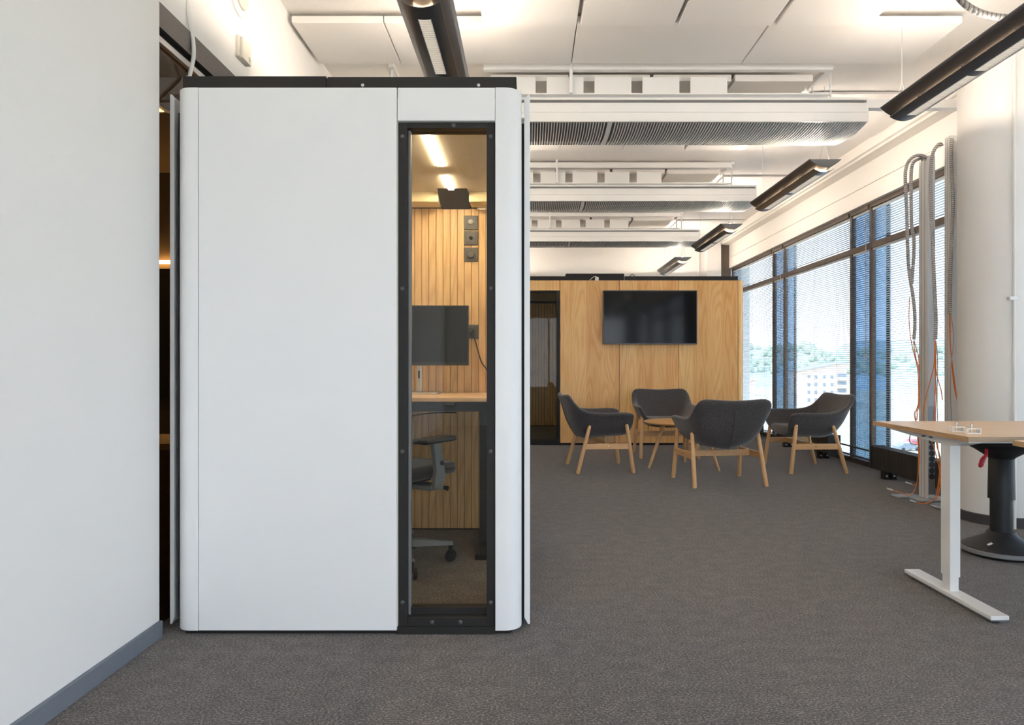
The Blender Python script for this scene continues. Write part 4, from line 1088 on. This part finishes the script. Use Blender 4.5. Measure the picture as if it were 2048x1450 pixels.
Z8 = lambda x, y, d: at(1740+x/3.623, 240+y/3.623, d)
def sleeve(pts, d, label):
    tag(MB().tube(spline([Z8(x, y, dd if dd else d) for (x, y, dd) in pts], 8), 0.0125, 12).build('cable_sleeve', M['sleeve'], smooth=True), label, 'cable hose', 'grey spiral cable hoses on the power poles')
sleeve([(405,290,5.36),(398,268,5.34),(370,256,5.30),(325,262,5.28),(280,300,5.27),(257,370,5.27),(257,480,5.27),(266,650,5.27),(272,900,5.27),(282,1080,5.27),(296,1180,5.27),(313,1290,5.27),(324,1400,5.27),(325,1500,5.27),(318,1590,5.27)], 5.27, 'grey spiral cable hose, outer left arch over the socket pole')
sleeve([(385,290,5.40),(372,278,5.38),(345,286,5.34),(312,312,5.31),(298,380,5.30),(298,560,5.30),(301,760,5.30),(318,860,5.30),(316,1000,5.30),(306,1130,5.30),(304,1185,5.30)], 5.30, 'grey spiral cable hose, inner right arch over the socket pole')
sleeve([(520,190,5.03),(510,174,5.03),(485,188,5.03),(456,240,5.03),(442,330,5.03),(440,480,5.03),(444,700,5.03),(455,900,5.03),(462,1100,5.03),(472,1300,5.03),(478,1450,5.03),(474,1590,5.03)], 5.03, 'grey spiral cable hose arching left from the taller pole')
sleeve([(600,170,5.03),(590,148,4.97),(589,300,4.97),(599,500,4.97),(603,600,4.97),(596,750,4.97),(588,950,4.97),(581,1150,4.97),(578,1410,4.97)], 4.97, 'grey spiral cable hose running straight down the taller pole')

def cable(pts, d, label, mt='orange', r=0.0032, plug=False, grp='loose cables at the power poles'):
    P = [at(x, y, (q[0] if q else d)) for (x, y, *q) in pts]
    tag_ = MB().tube(spline(P, 6), r, 6)
    if plug:
        t = thing('network_cable', label, 'cable', tuple(P[-1]), 0, grp)
        tag_.build('lead', M[mt], t, world=True, smooth=True)
        d_ = (P[-1]-P[-2]).normalized()
        MB().tube([P[-1], P[-1]+d_*0.045], 0.0065, 6).build('plug', M['clearplug'], t, world=True)
    else:
        tag(tag_.build('network_cable', M[mt], smooth=True), label, 'cable', grp)
# bundle from left sleeves
cable([(1819,594),(1818,640),(1822,680),(1830,715),(1836,745),(1837,800,5.30),(1834,840,5.25)], 5.27, 'orange cable left of the left grey hose')
cable([(1827,682),(1831,712),(1837,735),(1839,765,5.32),(1838,800,5.31),(1832,825,5.30),(1833,850,5.30),(1838,890,5.31),(1837,940,5.31),(1830,980,5.31),(1815,990,5.31),(1801,985,5.31),(1785,980,5.31)], 5.27, 'orange cable curling onto the floor left of the socket pole', plug=True)
cable([(1828,680),(1833,700),(1838,725),(1838,810),(1829,825),(1832,850),(1837,900),(1835,960),(1829,970),(1823,968)], 5.24, 'orange cable ending in a plug above the pole foot plate', plug=True)
cable([(1822,863),(1819,880),(1824,888),(1834,889.5)], 5.22, 'short grey loop of cable under the desk edge', 'cablegrey', 0.0042)
# bundle from middle sleeve
cable([(1870,680),(1869,720),(1866,740),(1853,790),(1847,820),(1847,850)], 5.0, 'brown-orange cable sweeping left in front of the socket pole')
cable([(1870,680),(1870,730),(1872,780),(1871,840),(1874,880),(1878,910),(1882,940),(1878,965),(1875,985)], 5.0, 'orange cable hanging straight between the two poles')
cable([(1871,680),(1871,730),(1875,755),(1882,780),(1885,800)], 4.99, 'orange cable swinging right across the taller pole')
cable([(1871,682),(1872,740),(1869,800),(1868,840),(1872,880),(1877,905),(1880,930),(1877,960),(1873,990),(1868,1000),(1850,1007),(1838,1006),(1832,1004)], 4.98, 'orange cable curling forward onto the floor between the poles', plug=True)
cable([(1859,876),(1866,890),(1872,910),(1878,935),(1881,960),(1878,985),(1872,1000)], 4.96, 'orange cable slanting down below the desk edge')
cable([(1872,682),(1875,720),(1874,790),(1875,850),(1874,890),(1878,905),(1882,920)], 5.02, 'thin grey cable beside the orange ones between the poles', 'cablegrey')
cable([(1899,626),(1899,660),(1903,720),(1908,770),(1916,810)], 4.96, 'orange cable fanning right from the straight hose, upper one')
cable([(1900,626),(1901,690),(1905,730),(1910,770),(1918,830)], 4.955, 'orange cable fanning right from the straight hose, lower one')
cable([(1901,626),(1907,665),(1906,695),(1902,730),(1901,790),(1903,840),(1903,900)], 4.95, 'thin grey cable hanging down the taller pole', 'cablegrey')

# ================================================================== OUTSIDE
GZ = -14.0
struct(box(3.9, 900, -300, 1200, GZ-0.5, GZ).build('ground', M['ground']), 'pale open ground below the building')
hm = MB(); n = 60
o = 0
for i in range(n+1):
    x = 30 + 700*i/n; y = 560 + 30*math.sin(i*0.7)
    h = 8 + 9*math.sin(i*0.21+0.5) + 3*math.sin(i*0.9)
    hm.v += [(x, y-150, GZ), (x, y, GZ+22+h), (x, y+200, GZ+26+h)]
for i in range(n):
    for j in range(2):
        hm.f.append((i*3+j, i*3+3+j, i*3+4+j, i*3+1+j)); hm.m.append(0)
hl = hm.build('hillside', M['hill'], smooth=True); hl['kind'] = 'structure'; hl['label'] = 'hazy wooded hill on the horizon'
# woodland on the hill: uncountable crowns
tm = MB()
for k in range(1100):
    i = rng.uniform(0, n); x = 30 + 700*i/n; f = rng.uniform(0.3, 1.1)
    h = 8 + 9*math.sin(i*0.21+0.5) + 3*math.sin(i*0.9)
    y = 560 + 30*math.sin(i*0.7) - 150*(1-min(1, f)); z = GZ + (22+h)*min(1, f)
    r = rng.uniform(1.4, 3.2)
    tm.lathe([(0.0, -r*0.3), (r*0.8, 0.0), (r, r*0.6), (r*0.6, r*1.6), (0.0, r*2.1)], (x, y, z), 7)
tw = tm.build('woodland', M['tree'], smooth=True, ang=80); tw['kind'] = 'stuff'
tag(tw, 'hazy green woodland on the far hillside', 'woodland')
# apartment block
bd = thing('apartment_building', 'pale salmon apartment block with a sloping roof outside the window', 'building', (108, 255, GZ))
bw = 8.2
hf = lambda x: 12.6 + (x+bw)/(2*bw)*2.9
MB().prism([(-bw, 0), (bw, 0), (bw, hf(bw)), (-bw, hf(-bw))], 'Y', -6, 6).build('walls', M['brick'], bd)
MB().prism([(-bw-0.8, hf(-bw-0.8)), (bw+0.8, hf(bw+0.8)), (bw+0.8, hf(bw+0.8)+0.35), (-bw-0.8, hf(-bw-0.8)+0.35)], 'Y', -6.8, 6.8).build('roof', M['roof'], bd)
for zz in (1.2, 4.0, 6.8, 9.6):
    for xx in (-6.2, -3.6, -0.6, 2.2):
        f = box(xx, xx+1.3, -6.12, -5.95, zz, zz+1.5).build('window', M['bldwhite'], bd)
        box(xx+0.12, xx+1.18, -6.16, -6.11, zz+0.12, zz+1.38).build('pane', M['bldglass'], f)
    bo = MB().box(4.6, 8.4, -7.6, -6.0, zz-0.4, zz+0.7)
    b_ = bo.build('balcony', M['bldwhite'], bd)
    box(4.9, 8.1, -6.1, -5.95, zz+0.7, zz+2.0).build('balcony_glazing', M['bldglass'], b_)
b2 = thing('low_building', 'long low pale building with a reddish wall beyond the far window', 'building', (95, 330, GZ))
box(-30, 12, -8, 8, 0, 7.5).build('walls', M['brick'], b2); box(-31, 13, -9, 9, 7.5, 8.3).build('roof', M['bldwhite'], b2)
for k in range(8):
    box(-28+k*5, -25.5+k*5, -8.1, -7.9, 3.2, 5.2).build('window', M['bldglass'], b2)
def street_lamp(px, pytop, pybot, label):
    d = (CH-GZ)*F/(pybot-VY); p = at(px, pybot, d)
    h = (pybot-pytop)*d/F
    s = thing('street_lamp', label, 'street lamp', (p.x, d, GZ), 0, 'pale street lamps outside')
    MB().tube([(0,0,0), (0,0,h)], [0.12, 0.07], 10).build('pole', M['white'], s, smooth=True)
    for q in (-1, 1):
        a = MB().tube(spline([(0,0,h-0.05), (q*0.5,0,h+0.5), (q*1.9,0,h+0.75)], 4), 0.055, 8).build('arm', M['white'], s, smooth=True)
        box(min(q*1.8,q*2.6), max(q*1.8,q*2.6), -0.14, 0.14, h+0.68, h+0.84).build('lamp_head', M['white'], a)
street_lamp(1519, 780, 845, 'pale twin-armed street lamp seen beside the oak pod')
street_lamp(1609, 762, 850, 'pale twin-armed street lamp below the apartment block')
def car(px, py, mt, label, rz):
    d = (CH-GZ)*F/(py-VY); p = at(px, py, d)
    c = thing('parked_car', label, 'car', (p.x, d, GZ), rz, 'cars parked outside')
    pr = [(-2.15,0.35),(2.15,0.35),(2.2,0.75),(1.3,0.95),(0.7,1.42),(-1.0,1.45),(-1.9,1.0),(-2.2,0.9)]
    MB().prism(pr, 'Y', -0.85, 0.85).build('body', M[mt], c, bevel=0.08)
    for q in (-1, 1):
        MB().prism([(1.1,0.97),(0.62,1.36),(-0.95,1.38),(-1.6,1.0)], 'Y', q*0.86-0.01, q*0.86+0.01).build('side_window', M['bldglass'], c)
        for x in (-1.35, 1.35):
            MB().lathe([(0.0,-0.1),(0.3,-0.1),(0.33,0.0),(0.3,0.1),(0.0,0.1)], (x, q*0.8, 0.33), 18, 'Y').build('wheel', M['tyre'], c, smooth=True, ang=50)
car(1834, 893, 'carred', 'red car parked outside below the desk edge', R(10))
car(1814, 901, 'carblue', 'grey-blue car parked outside in front of the red one', R(10))
car(1600, 866, 'carblue', 'small dark car outside behind the armchairs', R(80))
